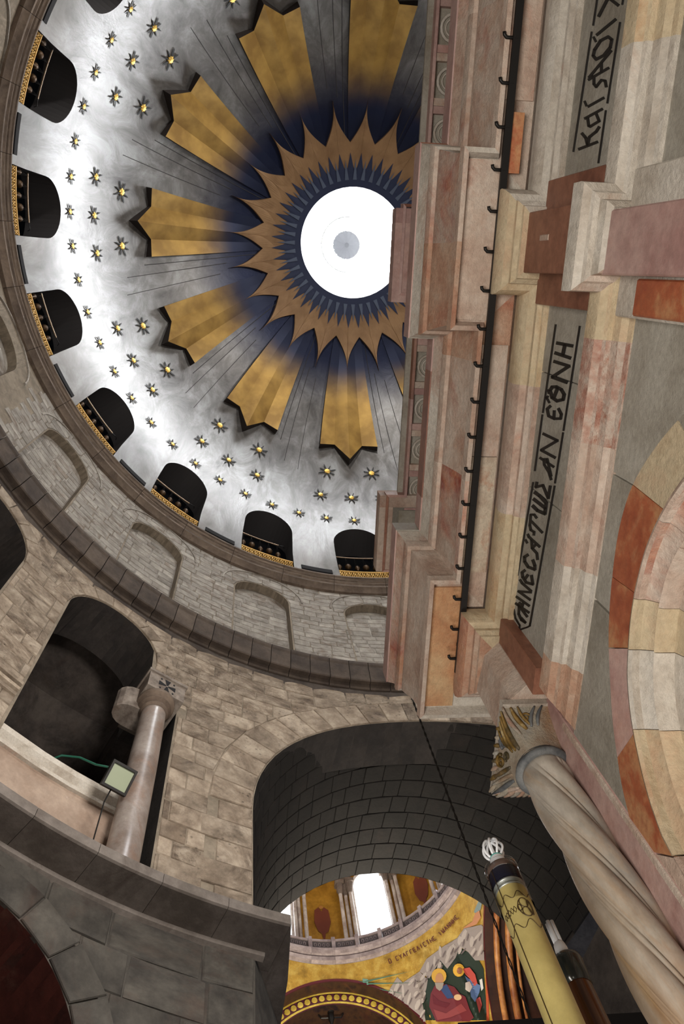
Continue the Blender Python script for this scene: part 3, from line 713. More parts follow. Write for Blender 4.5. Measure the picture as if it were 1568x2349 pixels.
# ================================================================== great east arch: tapering barrel vault of coursed stone
XN, XF = 10.35, 14.7
def bar(x, A, g=0):
    f = (x - 9.8)/(XF - 9.8); f = max(0, f); yc = .62*f; R = 3.70 + (3.03-3.70)*f + g; zs = 11.1 + .77*f
    return Vector((x, yc + R*cos(A), zs + R*sin(A)))
vault = None
mb = MB(); st = [9.75] + [10.4 + .43*i for i in range(11)]
mb.loft([[bar(max(x, sqrt(110.25 - bar(10.2, pi*i/36, .03).y**2) + .01), pi*i/36, .03) for i in range(37)] for x in [9.8, 10.6, 12, 13.5, XF]], False, False)
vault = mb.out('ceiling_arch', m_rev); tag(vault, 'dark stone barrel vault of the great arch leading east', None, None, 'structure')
m_vault = stone('dark_vault_stone', [(.3, (27, 24, 22)), (.7, (38, 34, 31))], 1.5, [(.3, (22, 20, 20)), (.7, (46, 38, 34))], .45, .5, .85, .14, 9)  # very dark tones for the vault stones
rg = random.Random(4)
for ix in range(11):
    x0 = 9.86 + .44*ix; x1 = x0 + .43; A = 0.02*ix; xs = x0
    while A < pi - .02:
        dA = rg.uniform(.1, .17); A1 = min(A + dA, pi)
        xw = sqrt(110.25 - min(bar(10.2, A).y**2, bar(10.2, A1).y**2)) + .02; x0 = max(xs, xw)
        if A1 - A > .04 and x1 - x0 > .1:
            mb = MB()
            mb.loft([[bar(x0+.006, A+.002, g), bar(x1-.0, A+.002, g), bar(x1, A1-.002, g), bar(x0+.006, A1-.002, g)] for g in (.03, .0)] + [[bar(x0+.018, A+.005, -.006-.012*rg.random()), bar(x1-.012, A+.005, -.008), bar(x1-.012, A1-.005, -.008), bar(x0+.018, A1-.005, -.008)]])
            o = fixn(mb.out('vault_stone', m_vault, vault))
        A = A1
# jambs of the arch above the ledge and the far face of the arch wall
mb = MB()
for s_ in (1, -1):
    mb.loft([[bar(x, 0 if s_ > 0 else pi, 0)*1 if h is None else Vector((bar(x, 0 if s_ > 0 else pi).x, bar(x, 0 if s_ > 0 else pi).y, h)) for x in (9.84, 12, XF)] for h in (7.9, 11.15)], False, False)
    mb.loft([[Vector((XF, bar(XF, pi*i/24).y, bar(XF, pi*i/24).z)) for i in range(25)], [Vector((XF, .62 + 5.5*cos(pi*i/24), 11.9 + 8.0*sin(pi*i/24))) for i in range(25)]], False, False) if s_ > 0 else None
mb.out('arch_jamb', m_dark, vault)

# ================================================================== the painted crossing dome beyond
XC, YC, RC, HC = 18.8, .6, 4.2, 20.0
def cc(r, az, h): return Vector((XC + r*cos(R_(az)), YC + r*sin(R_(az)), h))
dome2 = empty('ceiling_crossing', (XC, YC, HC), 'painted crossing dome with gold panels between tall bright windows', None, None, 'structure'); L2 = -dome2.location
prof = [(4.5, 19.9), (4.24, 19.93), (4.2, 20.0), (4.1, 20.05), (4.06, 20.16), (4.12, 20.22), (4.04, 20.26), (3.98, 20.34), (3.98, 20.44), (4.05, 20.5), (4.6, 20.52)]
m_c2 = stone('grey_white_cornice', [(.3, (126, 112, 112)), (.7, (172, 158, 156))], 2, None, 0, .2, .6, .05, 9)
for i in range(32):
    mb = MB(); mb.loft([[cc(r, 11.25*i + .03 + 11.19*t/3, h) for r, h in prof] for t in range(4)]); autosmooth(fixn(mb.out('cornice_stone', m_c2, dome2, False, L2)), 25)
    mb = MB(); a0 = 11.25*i; mb.loft([[cc(4.16, a0+1.1+9*t/2, h) for h in (20.56, 20.86)] + [cc(4.22, a0+1.1+9*t/2, h) for h in (20.86, 20.56)] for t in range(3)])
    pn = fixn(mb.out('parapet_panel', plain('dark_parapet_panel', (86, 78, 78), .6) if i == 0 else bpy.data.materials['dark_parapet_panel'], dome2, False, L2))
    mb = MB(); mb.loft([[cc(4.12, a0+1+9.2*t/2, 20.84), cc(4.12, a0+1+9.2*t/2, 20.92), cc(4.25, a0+1+9.2*t/2, 20.92), cc(4.25, a0+1+9.2*t/2, 20.84)] for t in range(3)]); fixn(mb.out('parapet_rail', m_c2, dome2, False, L2))
    mb = MB(); mb.loft([[cc(4.08, a0-.9, h), cc(4.08, a0+.9, h), cc(4.26, a0+.9, h), cc(4.26, a0-.9, h)] for h in (20.5, 20.98)]); fixn(mb.out('parapet_post', m_c2, dome2, False, L2))
    mb = MB()
    for q in range(4): mb.tube([cc(4.15, a0+2.6+2*q+.55*cos(2*pi*t/8), 20.71+.07*sin(2*pi*t/8)) for t in range(9)], .012, 4, False)
    fixn(mb.out('tracery', m_c2, pn))
m_gp = stone('gold_painted_panel', [(.3, (146, 104, 28)), (.7, (190, 142, 50))], 1.2, None, 0, .1, .5, 0, 9, metal=.2)
m_c3 = stone('colonnette_marble', [(.3, (150, 134, 124)), (.7, (200, 190, 180))], 2, None, 0, .2, .5, .1, 10)
mb = MB(); mb.loft([[cc(5.0, 3*i, h) for i in range(121)] for h in (20.4, 26.5)], False, False); mb.loft([[cc(5.0*cos(pi/2*j/8), 7.5*i, 26.5+4*sin(pi/2*j/8)) for i in range(49)] for j in range(9)], False, False)
mb.out('drum', m_gp, dome2, True, L2)
def w2(c, hw, h0, sp, R, r, n=12): return [cc(r, c-hw, h0)] + [cc(r, c-hw*cos(pi*i/n), sp + R*sin(pi*i/n)) for i in range(n+1)] + [cc(r, c+hw, h0)]
for k in range(8):
    c = -20.5 + 45*k
    mb = MB(); mb.add(w2(c, 6.2, 20.8, 23.6, .55, 4.97), [tuple(range(15))]); mb.out('window_pane', m_winsky, dome2, False, L2)
    mb = MB(); mb.loft([w2(c, 6.2, 20.8, 23.6, .55, 4.96), w2(c, 7.2, 20.8, 23.6, .64, 4.6)], False, False); mb.out('window_reveal', m_curb, dome2, False, L2)
    mb = MB(); mb.loft([w2(c, 7.2, 20.8, 23.6, .64, 4.6), w2(c, 8.0, 20.8, 23.6, .75, 4.56), w2(c, 8.0, 20.8, 23.6, .75, 4.7)], False, False); mb.out('window_arch_moulding', m_c3, dome2, False, L2)
    for q, (da, rr_) in enumerate(((8.9, 4.5), (11.3, 4.62), (13.7, 4.5))):
        for sg in (-1, 1):
            A = c + sg*da; p = cc(rr_, A, 0)
            mb = MB(); mb.lathe([(.1, 20.9), (.075, 21.05), (.07, 23.2), (.08, 23.3)], (p.x, p.y), 10); sh_ = mb.out('colonnette', m_c3, dome2, True, L2)
            mb = MB(); mb.lathe([(.075, 23.25), (.1, 23.35), (.15, 23.62), (.16, 23.72)], (p.x, p.y), 8); mb.box((p.x-.17, p.y-.17, 23.72), (p.x+.17, p.y+.17, 23.86)); mb.out('colonnette_capital', m_corn, sh_)
    for sg in (-1, 1):
        mb = MB(); mb.loft([[cc(4.4, c+sg*11.3-3.6+7.2*t/3, h) for h in (23.86, 24.3)] + [cc(5.0, c+sg*11.3-3.6+7.2*t/3, h) for h in (24.3, 23.86)] for t in range(4)]); fixn(mb.out('entablature_block', m_corn, dome2, False, L2))
    # painted winged figure, flat on its gold panel
    c2 = c + 22.5; col_ = [plain('seraph_red', (112, 52, 34), .6), plain('seraph_ochre', (176, 120, 60), .6)] if k == 0 else col_
    def sera(pts): return [cc(4.97, c2 + x, 22.25 + y) for x, y in pts]
    for j, pts in enumerate(([(0, .75), (1.2, .95), (3.0, .8), (3.5, .25), (2.2, -.15), (.8, -.25), (.3, -.55), (.9, -.9), (1.5, -1.25), (.7, -1.15), (0, -.8), (-.7, -1.15), (-1.5, -1.25), (-.9, -.9), (-.3, -.55), (-.8, -.25), (-2.2, -.15), (-3.5, .25), (-3.0, .8), (-1.2, .95)], [(-.5, .5), (.5, .5), (.8, 0), (.3, -.5), (-.3, -.5), (-.8, 0)])):
        mb = MB(); P3 = sera(pts); mb.V = P3; mb.F = [tuple(t) for t in tessellate_polygon([[Vector((x, y, 0)) for x, y in pts]])]; mb.out('painted_seraph', col_[0] if j == 0 else col_[1], dome2, False, L2)
    mb = MB(); mb.V = sera([(.9*cos(t*pi/6), .95+.08*sin(t*pi/6)*1.0) for t in range(12)]); mb.F = [tuple(range(12))]; mb.out('painted_halo', col_[1], dome2, False, L2)
# pendentives and the arches under the ring
def arch_e(y): d = abs(y - .75); return 16.35 + sqrt(max(0, 9 - d*d)) if d < 3 else 14.0
def arch_s(x): d = abs(x - XC); return 15.3 + sqrt(max(0, 3.2**2 - d*d)) if d < 3.2 else 14.0
def botpt(th):
    c, s = cos(th), sin(th); q = 4.2/max(abs(c), abs(s)); x, y = q*c, q*s
    if abs(c) >= abs(s): z = arch_e(YC + y) if c > 0 else 14.9
    else: z = arch_s(XC + x)
    return Vector((XC + x, YC + y, z))
def pend(th, t):
    T = Vector((XC + RC*cos(th), YC + RC*sin(th), 19.97)); B = botpt(th); k = t**1.15
    return Vector((T.x + (B.x-T.x)*k, T.y + (B.y-T.y)*k, T.z + (B.z-T.z)*t))
ths = sorted(set([-pi/2 + pi*i/96 for i in range(97)])); mb = MB()
mb.loft([[pend(t, j/10) for t in ths] for j in range(11)], False, False)
pen = mb.out('wall_pendentives', m_mosaic, None, True); tag(pen, 'gold mosaic pendentives below the ring cornice of the crossing', None, None, 'structure')
bv = BVHTree.FromPolygons([tuple(v) for v in mb.V], mb.F)
# east arch: crimson border, shadowed soffit, medallion band, dim apse beyond
m_crim = plain('crimson_border', (92, 24, 34), .6)
def ea(x, A, R): return Vector((x, .75 + R*cos(A), 16.35 + R*sin(A)))
mb = MB(); mb.loft([[ea(22.97, pi*i/40, R) for i in range(41)] for R in (3.06, 2.95)], False, False); mb.out('crimson_border', m_crim, pen)
e2 = mk('wall_apse', [], [], m_dark); bpy.data.objects.remove(e2)
mb = MB(); mb.loft([[ea(x, pi*i/40, R) for i in range(41)] for x, R in ((22.96, 2.96), (23.5, 2.98))], False, False)
ap = mb.out('wall_apse', stone('dim_painted_vault', [(.3, (40, 20, 15)), (.55, (66, 42, 22)), (.7, (34, 18, 18))], 1.4, [(.3, (90, 52, 26)), (.7, (60, 26, 22))], .5, .1, .6, 0, 8)); tag(ap, 'dim painted arch and apse under the east side of the crossing', None, None, 'structure')
mb = MB(); mb.loft([[ea(23.45, pi*i/40, R) for i in range(41)] for R in (3.02, 2.54)], False, False); band = mb.out('medallion_band', plain('plum_band', (84, 32, 50), .6), ap)
m_med = stone('medallion_gold', [(.3, (176, 148, 50)), (.7, (220, 196, 90))], 2, None, 0, .1, .5, .1, 9)
for R in (2.955, 2.60):
    mb = MB(); mb.loft([[ea(23.43, pi*i/40, R+d) for i in range(41)] for d in (-.035, .035)], False, False); mb.out('band_edge', m_med, band)
for i in range(36):
    A = pi*(i+.5)/36; c = ea(23.42, A, 2.78); mb = MB()
    t_ = Vector((0, -sin(A), cos(A))); n_ = Vector((0, cos(A), sin(A)))
    mb.loft([[c + Vector((dx, 0, 0)) + (t_*cos(2*pi*j/10) + n_*sin(2*pi*j/10))*rr_ for j in range(10)] for dx, rr_ in ((.02, .1), (-.02, .085))]); mb.out('medallion', m_med, band)
mb = MB(); mb.loft([[ea(x, pi*i/24, R) for i in range(25)] for x, R in ((23.46, 2.56), (27.5, 2.56), (27.6, .1))], False, False)
mb.loft([[Vector((24.6 if x < 1 else 27.6, .75 + s_*2.6, h)) for x in (0, 1)] for h in (10, 16.35)] if (s_ := 1) else [], False, False)
mb.out('apse_shell', ap.data.materials[0], ap)
# south arch of the crossing: dark vault with orange ribs
m_rib = stone('orange_rib', [(.3, (128, 70, 36)), (.7, (186, 128, 70))], 2, None, 0, .1, .5, 0, 9)
m_vs = stone('dark_painted_vault', [(.3, (34, 16, 14)), (.6, (58, 30, 18)), (.8, (40, 20, 18))], 1, [(.3, (90, 50, 20)), (.7, (60, 24, 20))], .3, .1, .6, 0, 8)
def sa_(y, A, R): return Vector((XC + R*cos(A), y, 15.3 + R*sin(A)))
mb = MB(); mb.loft([[Vector((XC+3.22, y, 11))] + [sa_(y, pi*i/32, 3.22) for i in range(33)] for y in (-3.6, -9.5)], False, False); mb.loft([[Vector((XC+3.22, -9.5, 9))] + [sa_(-9.5, pi*i/32, 3.2) for i in range(33)], [Vector((XC, -9.5, 9))]*34], False, False)
sv = mb.out('ceiling_south', m_vs); tag(sv, 'dark painted vault south of the crossing with orange ribs', None, None, 'structure')
for y, R, w_ in ((-3.62, 3.24, .03), (-3.98, 3.12, .10), (-4.36, 3.1, .12), (-4.62, 3.12, .05), (-5.3, 3.1, .12)):
    mb = MB(); pts = [Vector((XC+R, y, 11))] + [sa_(y, pi*i/32, R) for i in range(33)] + [Vector((XC-R, y, 11))]
    mb.tube(pts, w_, 6); mb.out('rib', m_rib if w_ > .04 else m_crim, sv, True)
# closing walls of the crossing so no sky leaks in
mb = MB(); mb.loft([[(14.72, -10, z), (14.72, -3.7, z)] for z in (-1.6, 20)], False, False); mb.loft([[(14.72, 4.9, z), (23.1, 4.9, z), (23.1, 3.9, z)] for z in (-1.6, 20)], False, False)
mb.loft([[(23.1, -3.6, z), (23.1, -2.3, z)] for z in (9, 16.4)], False, False); mb.loft([[(27.7, -4, z), (27.7, 5, z)] for z in (-1.6, 20)], False, False)
o = mb.out('wall_crossing', m_dark); tag(o, 'dark lower walls of the crossing', None, None, 'structure')
# --- mural on the south-east pendentive: painted flat on the mosaic
def hit(px):
    d = (fw + rt*((px[0]-784)/1784.42) + up*((1174.5-px[1])/1784.42)).normalized()
    h = bv.ray_cast(CAM, d); return (h[0], d) if h[0] else (None, d)
Z4 = lambda x, y: (630 + x*.31888, 1980 + y*.31888)
def paint(name, pts, col, layer, parent=None, zoom=True):
    pts = [Z4(*p) if zoom else p for p in pts]; tri = tessellate_polygon([[Vector((x, y, 0)) for x, y in pts]]); out = []
    def sub(a, b, c, dep):
        L = max((a[0]-b[0])**2+(a[1]-b[1])**2, (b[0]-c[0])**2+(b[1]-c[1])**2, (c[0]-a[0])**2+(c[1]-a[1])**2)
        if L < 8**2 or dep > 6: out.append((a, b, c)); return
        ab, bc, ca = ((a[0]+b[0])/2, (a[1]+b[1])/2), ((b[0]+c[0])/2, (b[1]+c[1])/2), ((c[0]+a[0])/2, (c[1]+a[1])/2)
        for t in ((a, ab, ca), (ab, b, bc), (ca, bc, c), (ab, bc, ca)): sub(*t, dep+1)
    for t in tri: sub(pts[t[0]], pts[t[1]], pts[t[2]], 0)
    V = []; F = []
    for t in out:
        hs = [hit(p) for p in t]
        if any(h[0] is None for h in hs): continue
        k = len(V); V += [h[0] - h[1]*(.02 + .016*layer) for h in hs]; F.append((k, k+1, k+2))
    if not F: return None
    m = bpy.data.materials.get('paint_%d_%d_%d' % col) or plain('paint_%d_%d_%d' % col, col, .55)
    return mk(name, V, F, m, parent or pen)
def ell(cx, cy, rx, ry, n=14, rot=0): return [(cx + rx*cos(2*pi*i/n)*cos(rot) - ry*sin(2*pi*i/n)*sin(rot), cy + rx*cos(2*pi*i/n)*sin(rot) + ry*sin(2*pi*i/n)*cos(rot)) for i in range(n)]
paint('painted_cave', [(1090, 800), (1200, 690), (1330, 610), (1450, 670), (1500, 760), (1510, 900), (1525, 1130), (1085, 1130), (1060, 1000), (1090, 900)], (30, 46, 36), 1)
paint('painted_border', [(1515, 250), (1535, 270), (1530, 600), (1540, 1157), (1522, 1157), (1510, 600)], (170, 74, 40), 1)
rgm = random.Random(12)
rocks = [[(800, 970), (830, 900), (880, 820), (920, 860), (1040, 780), (1100, 840), (1090, 900), (1060, 1000), (1085, 1140), (1050, 1140), (940, 1050)],
         [(1040, 780), (1090, 690), (1210, 600), (1310, 540), (1360, 470), (1500, 440), (1505, 700), (1440, 700), (1390, 640), (1330, 600), (1300, 680), (1240, 760), (1190, 700), (1110, 830)]]
for r_ in rocks: paint('painted_rocks', r_, (150, 140, 136), 2)
for (x, y) in [(840, 930), (880, 890), (930, 920), (990, 850), (1040, 870), (900, 980), (960, 980), (1010, 940), (1050, 1080), (1075, 820), (1110, 740), (1150, 700), (1200, 640), (1250, 680), (1290, 610), (1340, 560), (1370, 520), (1420, 560), (1460, 520), (1480, 620), (1420, 640), (1340, 620), (1260, 620), (1180, 740), (1490, 480), (1060, 960), (1030, 1020)]:
    paint('painted_rock', ell(x + rgm.uniform(-12, 12), y + rgm.uniform(-8, 8), 8 + rgm.random()*9, 26 + rgm.random()*26, 7, rgm.uniform(-.1, .8)), (176, 166, 160), 3)
    paint('painted_rock', ell(x+16, y+14, 6, 30, 6, rgm.uniform(.2, .7)), (104, 92, 92), 4)
paint('painted_robe', [(1150, 880), (1230, 870), (1290, 890), (1330, 940), (1370, 960), (1400, 1050), (1430, 1110), (1400, 1140), (1160, 1140), (1110, 1030), (1120, 940)], (104, 36, 44), 5)
paint('painted_robe_fold', [(1140, 1050), (1230, 1080), (1340, 1010), (1380, 1060), (1260, 1110), (1170, 1130)], (132, 58, 60), 6)
paint('painted_robe_fold', [(1130, 940), (1180, 990), (1260, 1010), (1230, 1040), (1140, 1010)], (92, 22, 34), 6)
paint('painted_tunic', [(1185, 900), (1235, 870), (1290, 970), (1240, 975)], (44, 66, 110), 6)
paint('painted_halo', ell(1180, 812, 54, 56), (200, 156, 62), 5); paint('painted_face', ell(1183, 835, 30, 45), (178, 130, 92), 6)
paint('painted_beard', [(1150, 860), (1215, 860), (1205, 900), (1185, 920), (1160, 900)], (150, 140, 130), 7); paint('painted_hands', ell(1315, 965, 28, 22), (206, 170, 130), 7)
paint('painted_halo', ell(1322, 770, 42, 48), (216, 168, 60), 5); paint('painted_face', ell(1328, 775, 20, 24), (150, 96, 64), 6)
paint('painted_figure', [(1350, 760), (1400, 750), (1440, 800), (1460, 880), (1430, 880), (1400, 830), (1370, 800)], (176, 70, 60), 6)
paint('painted_figure', [(1365, 810), (1420, 850), (1480, 880), (1470, 930), (1440, 1000), (1410, 960), (1400, 890)], (84, 108, 150), 6)
paint('painted_figure', [(1370, 860), (1400, 850), (1420, 890), (1400, 930), (1370, 910)], (210, 200, 190), 7)
paint('painted_figure', [(1470, 840), (1490, 830), (1500, 900), (1485, 920)], (200, 200, 196), 6)
paint('painted_figure', [(1445, 980), (1475, 960), (1490, 1020), (1470, 1080)], (150, 60, 56), 6)
paint('painted_angel', [(1430, 350), (1470, 260), (1495, 250), (1480, 330), (1450, 370)], (120, 140, 140), 3)
paint('painted_angel', [(1440, 360), (1470, 340), (1480, 390), (1450, 440), (1400, 460), (1350, 470), (1420, 420)], (190, 130, 90), 4)
for (a_, b_) in (((990, 775), (660, 850)), ((1020, 860), (660, 868)), ((960, 945), (660, 890)), ((600, 850), (660, 858)), ((560, 880), (640, 875)), ((860, 800), (650, 855))):
    a_, b_ = Vector(a_), Vector(b_); n_ = (b_-a_).orthogonal().normalized() if False else Vector((-(b_-a_).y, (b_-a_).x)).normalized()*6
    paint('painted_beam', [tuple(a_), tuple(b_+n_), tuple(b_-n_)], (70, 112, 92), 3)
paint('painted_beam', [(630, 830), (670, 835), (672, 890), (636, 890)], (110, 150, 136), 3)
# lettering of the evangelist's title
STK = {'O': [[(0,0),(1,0),(1,2),(0,2),(0,0)]], 'C': [[(1,0),(0,0),(0,2),(1,2)]], 'Y': [[(0,2),(.5,1),(1,2)],[(.5,1),(.5,0)]], 'A': [[(0,0),(.5,2),(1,0)],[(.2,.8),(.8,.8)]],
       'G': [[(0,0),(0,2),(1,2)]], 'E': [[(1,0),(0,0),(0,2),(1,2)],[(0,1),(.8,1)]], 'L': [[(0,0),(.5,2),(1,0)]], 'I': [[(.4,0),(.4,2)]], 'T': [[(0,2),(1,2)],[(.5,0),(.5,2)]],
       'H': [[(0,0),(0,2)],[(1,0),(1,2)],[(0,1),(1,1)]], 'W': [[(0,2),(0,0),(.5,.3),(1,0),(1,2)],[(.5,.3),(.5,1.3)]], 'N': [[(0,0),(0,2),(1,0),(1,2)]]}
base = [(825, 722), (880, 700), (990, 650), (1070, 605), (1140, 565), (1190, 525), (1260, 460), (1330, 385)]
def along(t):
    L = [0]
    for i in range(1, len(base)): L.append(L[-1] + hypot(base[i][0]-base[i-1][0], base[i][1]-base[i-1][1]))
    d = t*L[-1]
    for i in range(1, len(base)):
        if d <= L[i] or i == len(base)-1:
            f = (d-L[i-1])/(L[i]-L[i-1]); u = Vector((base[i][0]-base[i-1][0], base[i][1]-base[i-1][1])).normalized()
            return Vector(base[i-1]) + u*(d-L[i-1]), u
word = 'O CYAGGELICTHC IWANNHC'
for i, ch in enumerate(word):
    if ch == ' ': continue
    p, u = along((i + .0)/len(word)); v = Vector((u.y, -u.x))
    allp = MB()
    for st_ in STK[ch]:
        for a_, b_ in zip(st_[:-1], st_[1:]):
            A_ = p + u*(a_[0]*17) + v*(a_[1]*15); B_ = p + u*(b_[0]*17) + v*(b_[1]*15); w_ = Vector((-(B_-A_).y, (B_-A_).x)).normalized()*3.0
            q = [Z4(*(A_+w_)), Z4(*(A_-w_)), Z4(*(B_-w_)), Z4(*(B_+w_))]
            hs = [hit(x) for x in q]
            if all(h[0] is not None for h in hs): allp.add([h[0]-h[1]*.06 for h in hs], [(0, 1, 2, 3)])
    if allp.V: allp.out('painted_letter', bpy.data.materials.get('paint_letter') or plain('paint_letter', (92, 36, 22), .6), pen)

# ================================================================== gallery column and floodlight
AC, RCn = 32.0, 10.28
gc = cyl(RCn, AC, 8.24)
col_ = empty('gallery_column', gc, 'smooth grey granite column with a cross-carved block capital in the gallery arch', 'column'); Lc = -gc
mb = MB(); mb.lathe([(.27, 8.24), (.27, 8.3), (.24, 8.36), (.24, 9.2), (.235, 10.8), (.215, 12.2), (.21, 12.35)], (gc.x, gc.y), 32)
mb.out('shaft', m_shaft, col_, True, Lc)
mb = MB(); mb.lathe([(.22, 12.26), (.25, 12.31), (.235, 12.36), (.29, 12.42), (.28, 12.46), (.34, 12.53), (.34, 12.60), (.2, 12.64)], (gc.x, gc.y), 32)
autosmooth(mb.out('echinus', m_corn, col_, False, Lc), 40)
ca = R_(AC); ux = Vector((-sin(ca), cos(ca), 0)); ur = Vector((cos(ca), sin(ca), 0))
def gb(t, d, h): return Vector((gc.x, gc.y, 0)) + ux*t + ur*d + Vector((0, 0, h))
cx0 = R_(31.8 - AC)*RCn
mb = MB(); mb.loft([[gb(cx0-.37, -.28, h), gb(cx0+.37, -.28, h), gb(cx0+.37, .75, h), gb(cx0-.37, .75, h)] for h in (12.62, 13.1)])
blk = fixn(mb.out('block_capital', m_capst, col_, False, Lc))
mb = MB(); mb.loft([[gb(cx0-.40, -.31, h), gb(cx0+.40, -.31, h), gb(cx0+.40, .78, h), gb(cx0-.40, .78, h)] for h in (13.1, 13.17)]); fixn(mb.out('abacus', m_capst, col_, False, Lc))
mb = MB()
for k in range(4):      # splayed-arm cross cut in the block face
    A = k*pi/2; c_, s_ = cos(A), sin(A)
    pts = [(.02, .015), (.17, .06), (.17, -.06), (.02, -.015)]
    q = [(x*c_ - y*s_, (x*s_ + y*c_)*1.1) for x, y in pts]
    mb.loft([[gb(cx0 + x, -.285, 12.86 + y) for x, y in q], [gb(cx0 + x, -.275, 12.86 + y) for x, y in q]])
    for (dx, dy) in ((.13, .15),): mb.loft([[gb(cx0 + dx*(c_ - s_) + .02*cos(t*pi/3), -.285, 12.86 + dy*(s_ + c_) + .025*sin(t*pi/3)) for t in range(6)], [gb(cx0 + dx*(c_ - s_) + .02*cos(t*pi/3), -.275, 12.86 + dy*(s_ + c_) + .025*sin(t*pi/3)) for t in range(6)]])
fixn(mb.out('carved_cross', m_black, blk))
mb = MB(); mb.loft([[gb(cx0+.38 + .3*cos(pi*t/8), .30 + .22*sin(pi*t/8), h) for t in range(-4, 5)] + [gb(cx0+.1, .52, h), gb(cx0+.1, .08, h)] for h in (12.35, 12.95)]); fixn(mb.out('side_corbel', m_capst, col_, False, Lc))

A0 = 34.4; fc = cyl(10.0, A0, 9.9); fa = R_(A0)
fx = Vector((-sin(fa), cos(fa), 0)); fr = Vector((cos(fa), sin(fa), 0))
fn = (fr*.75 + Vector((0, 0, .66))).normalized()      # back of the lamp points outwards and up
fz = fx.cross(fn).normalized(); fz = fz if fz.z > 0 else -fz
fl_ = empty('floodlight', cyl(9.98, A0, 8.24), 'square black floodlight with a pale glass front standing on the gallery ledge', 'floodlight'); Lf = -fl_.location
fc = cyl(9.98, A0, 9.83)
def fp(x, y, z): return fc + fx*x + fz*y + fn*z
def fbox(mb, x0, x1, y0, y1, z0, z1): mb.loft([[fp(x0, y0, z), fp(x1, y0, z), fp(x1, y1, z), fp(x0, y1, z)] for z in (z0, z1)])
mb = MB(); fbox(mb, -.2, .2, -.19, .19, .0, .06)
for (x0, x1, y0, y1) in ((-.2, .2, -.19, -.155), (-.2, .2, .155, .19), (-.2, -.165, -.155, .155), (.165, .2, -.155, .155)): fbox(mb, x0, x1, y0, y1, -.04, .0)
fixn(mb.out('housing', m_iron, fl_, False, Lf))
mb = MB(); mb.loft([[fp(x, y, z) for x, y in ((-.165*s, -.155*s), (.165*s, -.155*s), (.165*s, .155*s), (-.165*s, .155*s))] for s, z in ((1, -.012), (.62, -.004))], True, True)
fixn(mb.out('glass_front', plain('pale_lamp_glass', (166, 176, 150), .25), fl_, False, Lf))
mb = MB(); mb.tube([fp(0, -.05, .05), fp(0, -.08, .12), cyl(10.12, A0 + .4, 9.4), cyl(10.14, A0 + .4, 8.24)], .011, 6)
mb.out('stand', m_iron, fl_, False, Lf)
mb = MB(); mb.tube([fp(.12, .1, .07), cyl(10.2, 36.2, 10.15), cyl(10.35, 37.4, 10.32), cyl(10.5, 38.6, 10.35), cyl(10.6, 39.2, 10.26)], .018, 6); mb.out('green_cable', plain('green_cable_rubber', (26, 92, 74), .5), fl_, True, Lf)

# ================================================================== the marble shrine
TH = -0.021
shrine = empty('shrine', (2.1, CAM.y, -1.6), 'ornate pink and grey marble shrine with inscribed frieze and heavy stepped cornice', 'shrine', None, None, TH)
def q_(x, d, h): return Vector((x - 2.1, -d, h + 1.6))
XW = -3.2
def path(p, rd=.145, east=3.27, south=5.2):
    b, r = 1.43 - p, 1.43 - rd - p
    return [(XW, b), (-1.35-p, b), (-1.35-p, r), (-1.085+p, r), (-1.085+p, b), (.80-p, b), (.80-p, r), (1.065+p, r), (1.065+p, b), (2.975-p, b), (2.975-p, r), (east+p, r), (east+p, south)]
def run(name, prof, mats, cuts, parent=shrine, legs=range(12), rd=.145, south=5.2, east=3.27, gap=.0015, sm=None, endx=None):
    """moulding run along the broken front of the shrine; every length of stone is its own piece"""
    paths = [path(p, rd, east, south) for p, h in prof]; ci = 0
    for L in legs:
        A = [Vector(P_[L]) for P_ in paths]; B = [Vector(P_[L+1]) for P_ in paths]
        ref = (B[0]-A[0]); horiz = abs(ref.x) > abs(ref.y)
        ts = [0]
        if L in cuts: ts += cuts[L]
        ts.append(1)
        for i in range(len(ts)-1):
            mb = MB(); rings = []
            for t in (ts[i], ts[i+1]):
                ring = []
                for k in range(len(prof)):
                    P_ = A[k] + (B[k]-A[k])*t
                    if 0 < t < 1: P_ = Vector((A[0].x + (B[0].x-A[0].x)*t, A[k].y)) if horiz else Vector((A[k].x, A[0].y + (B[0].y-A[0].y)*t))
                    if endx and horiz and P_.x > endx: P_.x = endx
                    ring.append(q_(P_.x, P_.y, prof[k][1]))
                rings.append(ring)
            mb.loft(rings, True, True)
            o = fixn(mb.out(name, mats[ci % len(mats)], parent)); ci += 1
            autosmooth(o, sm or 28)
    return
# shrine walls
WD = 1.48
O_ = [(1.22,1.0),(1.22,1.5),(1.24,1.95),(1.35,2.25),(1.53,2.479),(1.68,2.62),(1.823,2.716),(1.95,2.757),(2.074,2.772),(2.22,2.765),(2.365,2.744),(2.506,2.705),(2.693,2.622),(2.79,2.57),(2.882,2.505),(2.95,2.45),(3.007,2.39),(3.055,2.32),(3.07,2.2),(3.07,1.5),(3.07,1.0)]
T_ = [(1.36,1.0),(1.36,1.5),(1.38,1.85),(1.48,2.12),(1.63,2.32),(1.734,2.406),(1.85,2.47),(1.982,2.522),(2.10,2.545),(2.21,2.555),(2.312,2.553),(2.42,2.535),(2.52,2.51),(2.61,2.465),(2.69,2.41),(2.774,2.333),(2.84,2.26),(2.9,2.17),(2.95,2.03),(3.0,1.5),(3.02,1.0)]
I_ = [(1.55,1.0),(1.55,1.5),(1.58,1.75),(1.66,1.98),(1.76,2.14),(1.84,2.22),(1.93,2.285),(2.02,2.325),(2.10,2.34),(2.17,2.345),(2.24,2.34),(2.33,2.325),(2.42,2.3),(2.50,2.262),(2.57,2.21),(2.63,2.15),(2.685,2.085),(2.73,2.01),(2.78,1.88),(2.84,1.5),(2.86,1.0)]
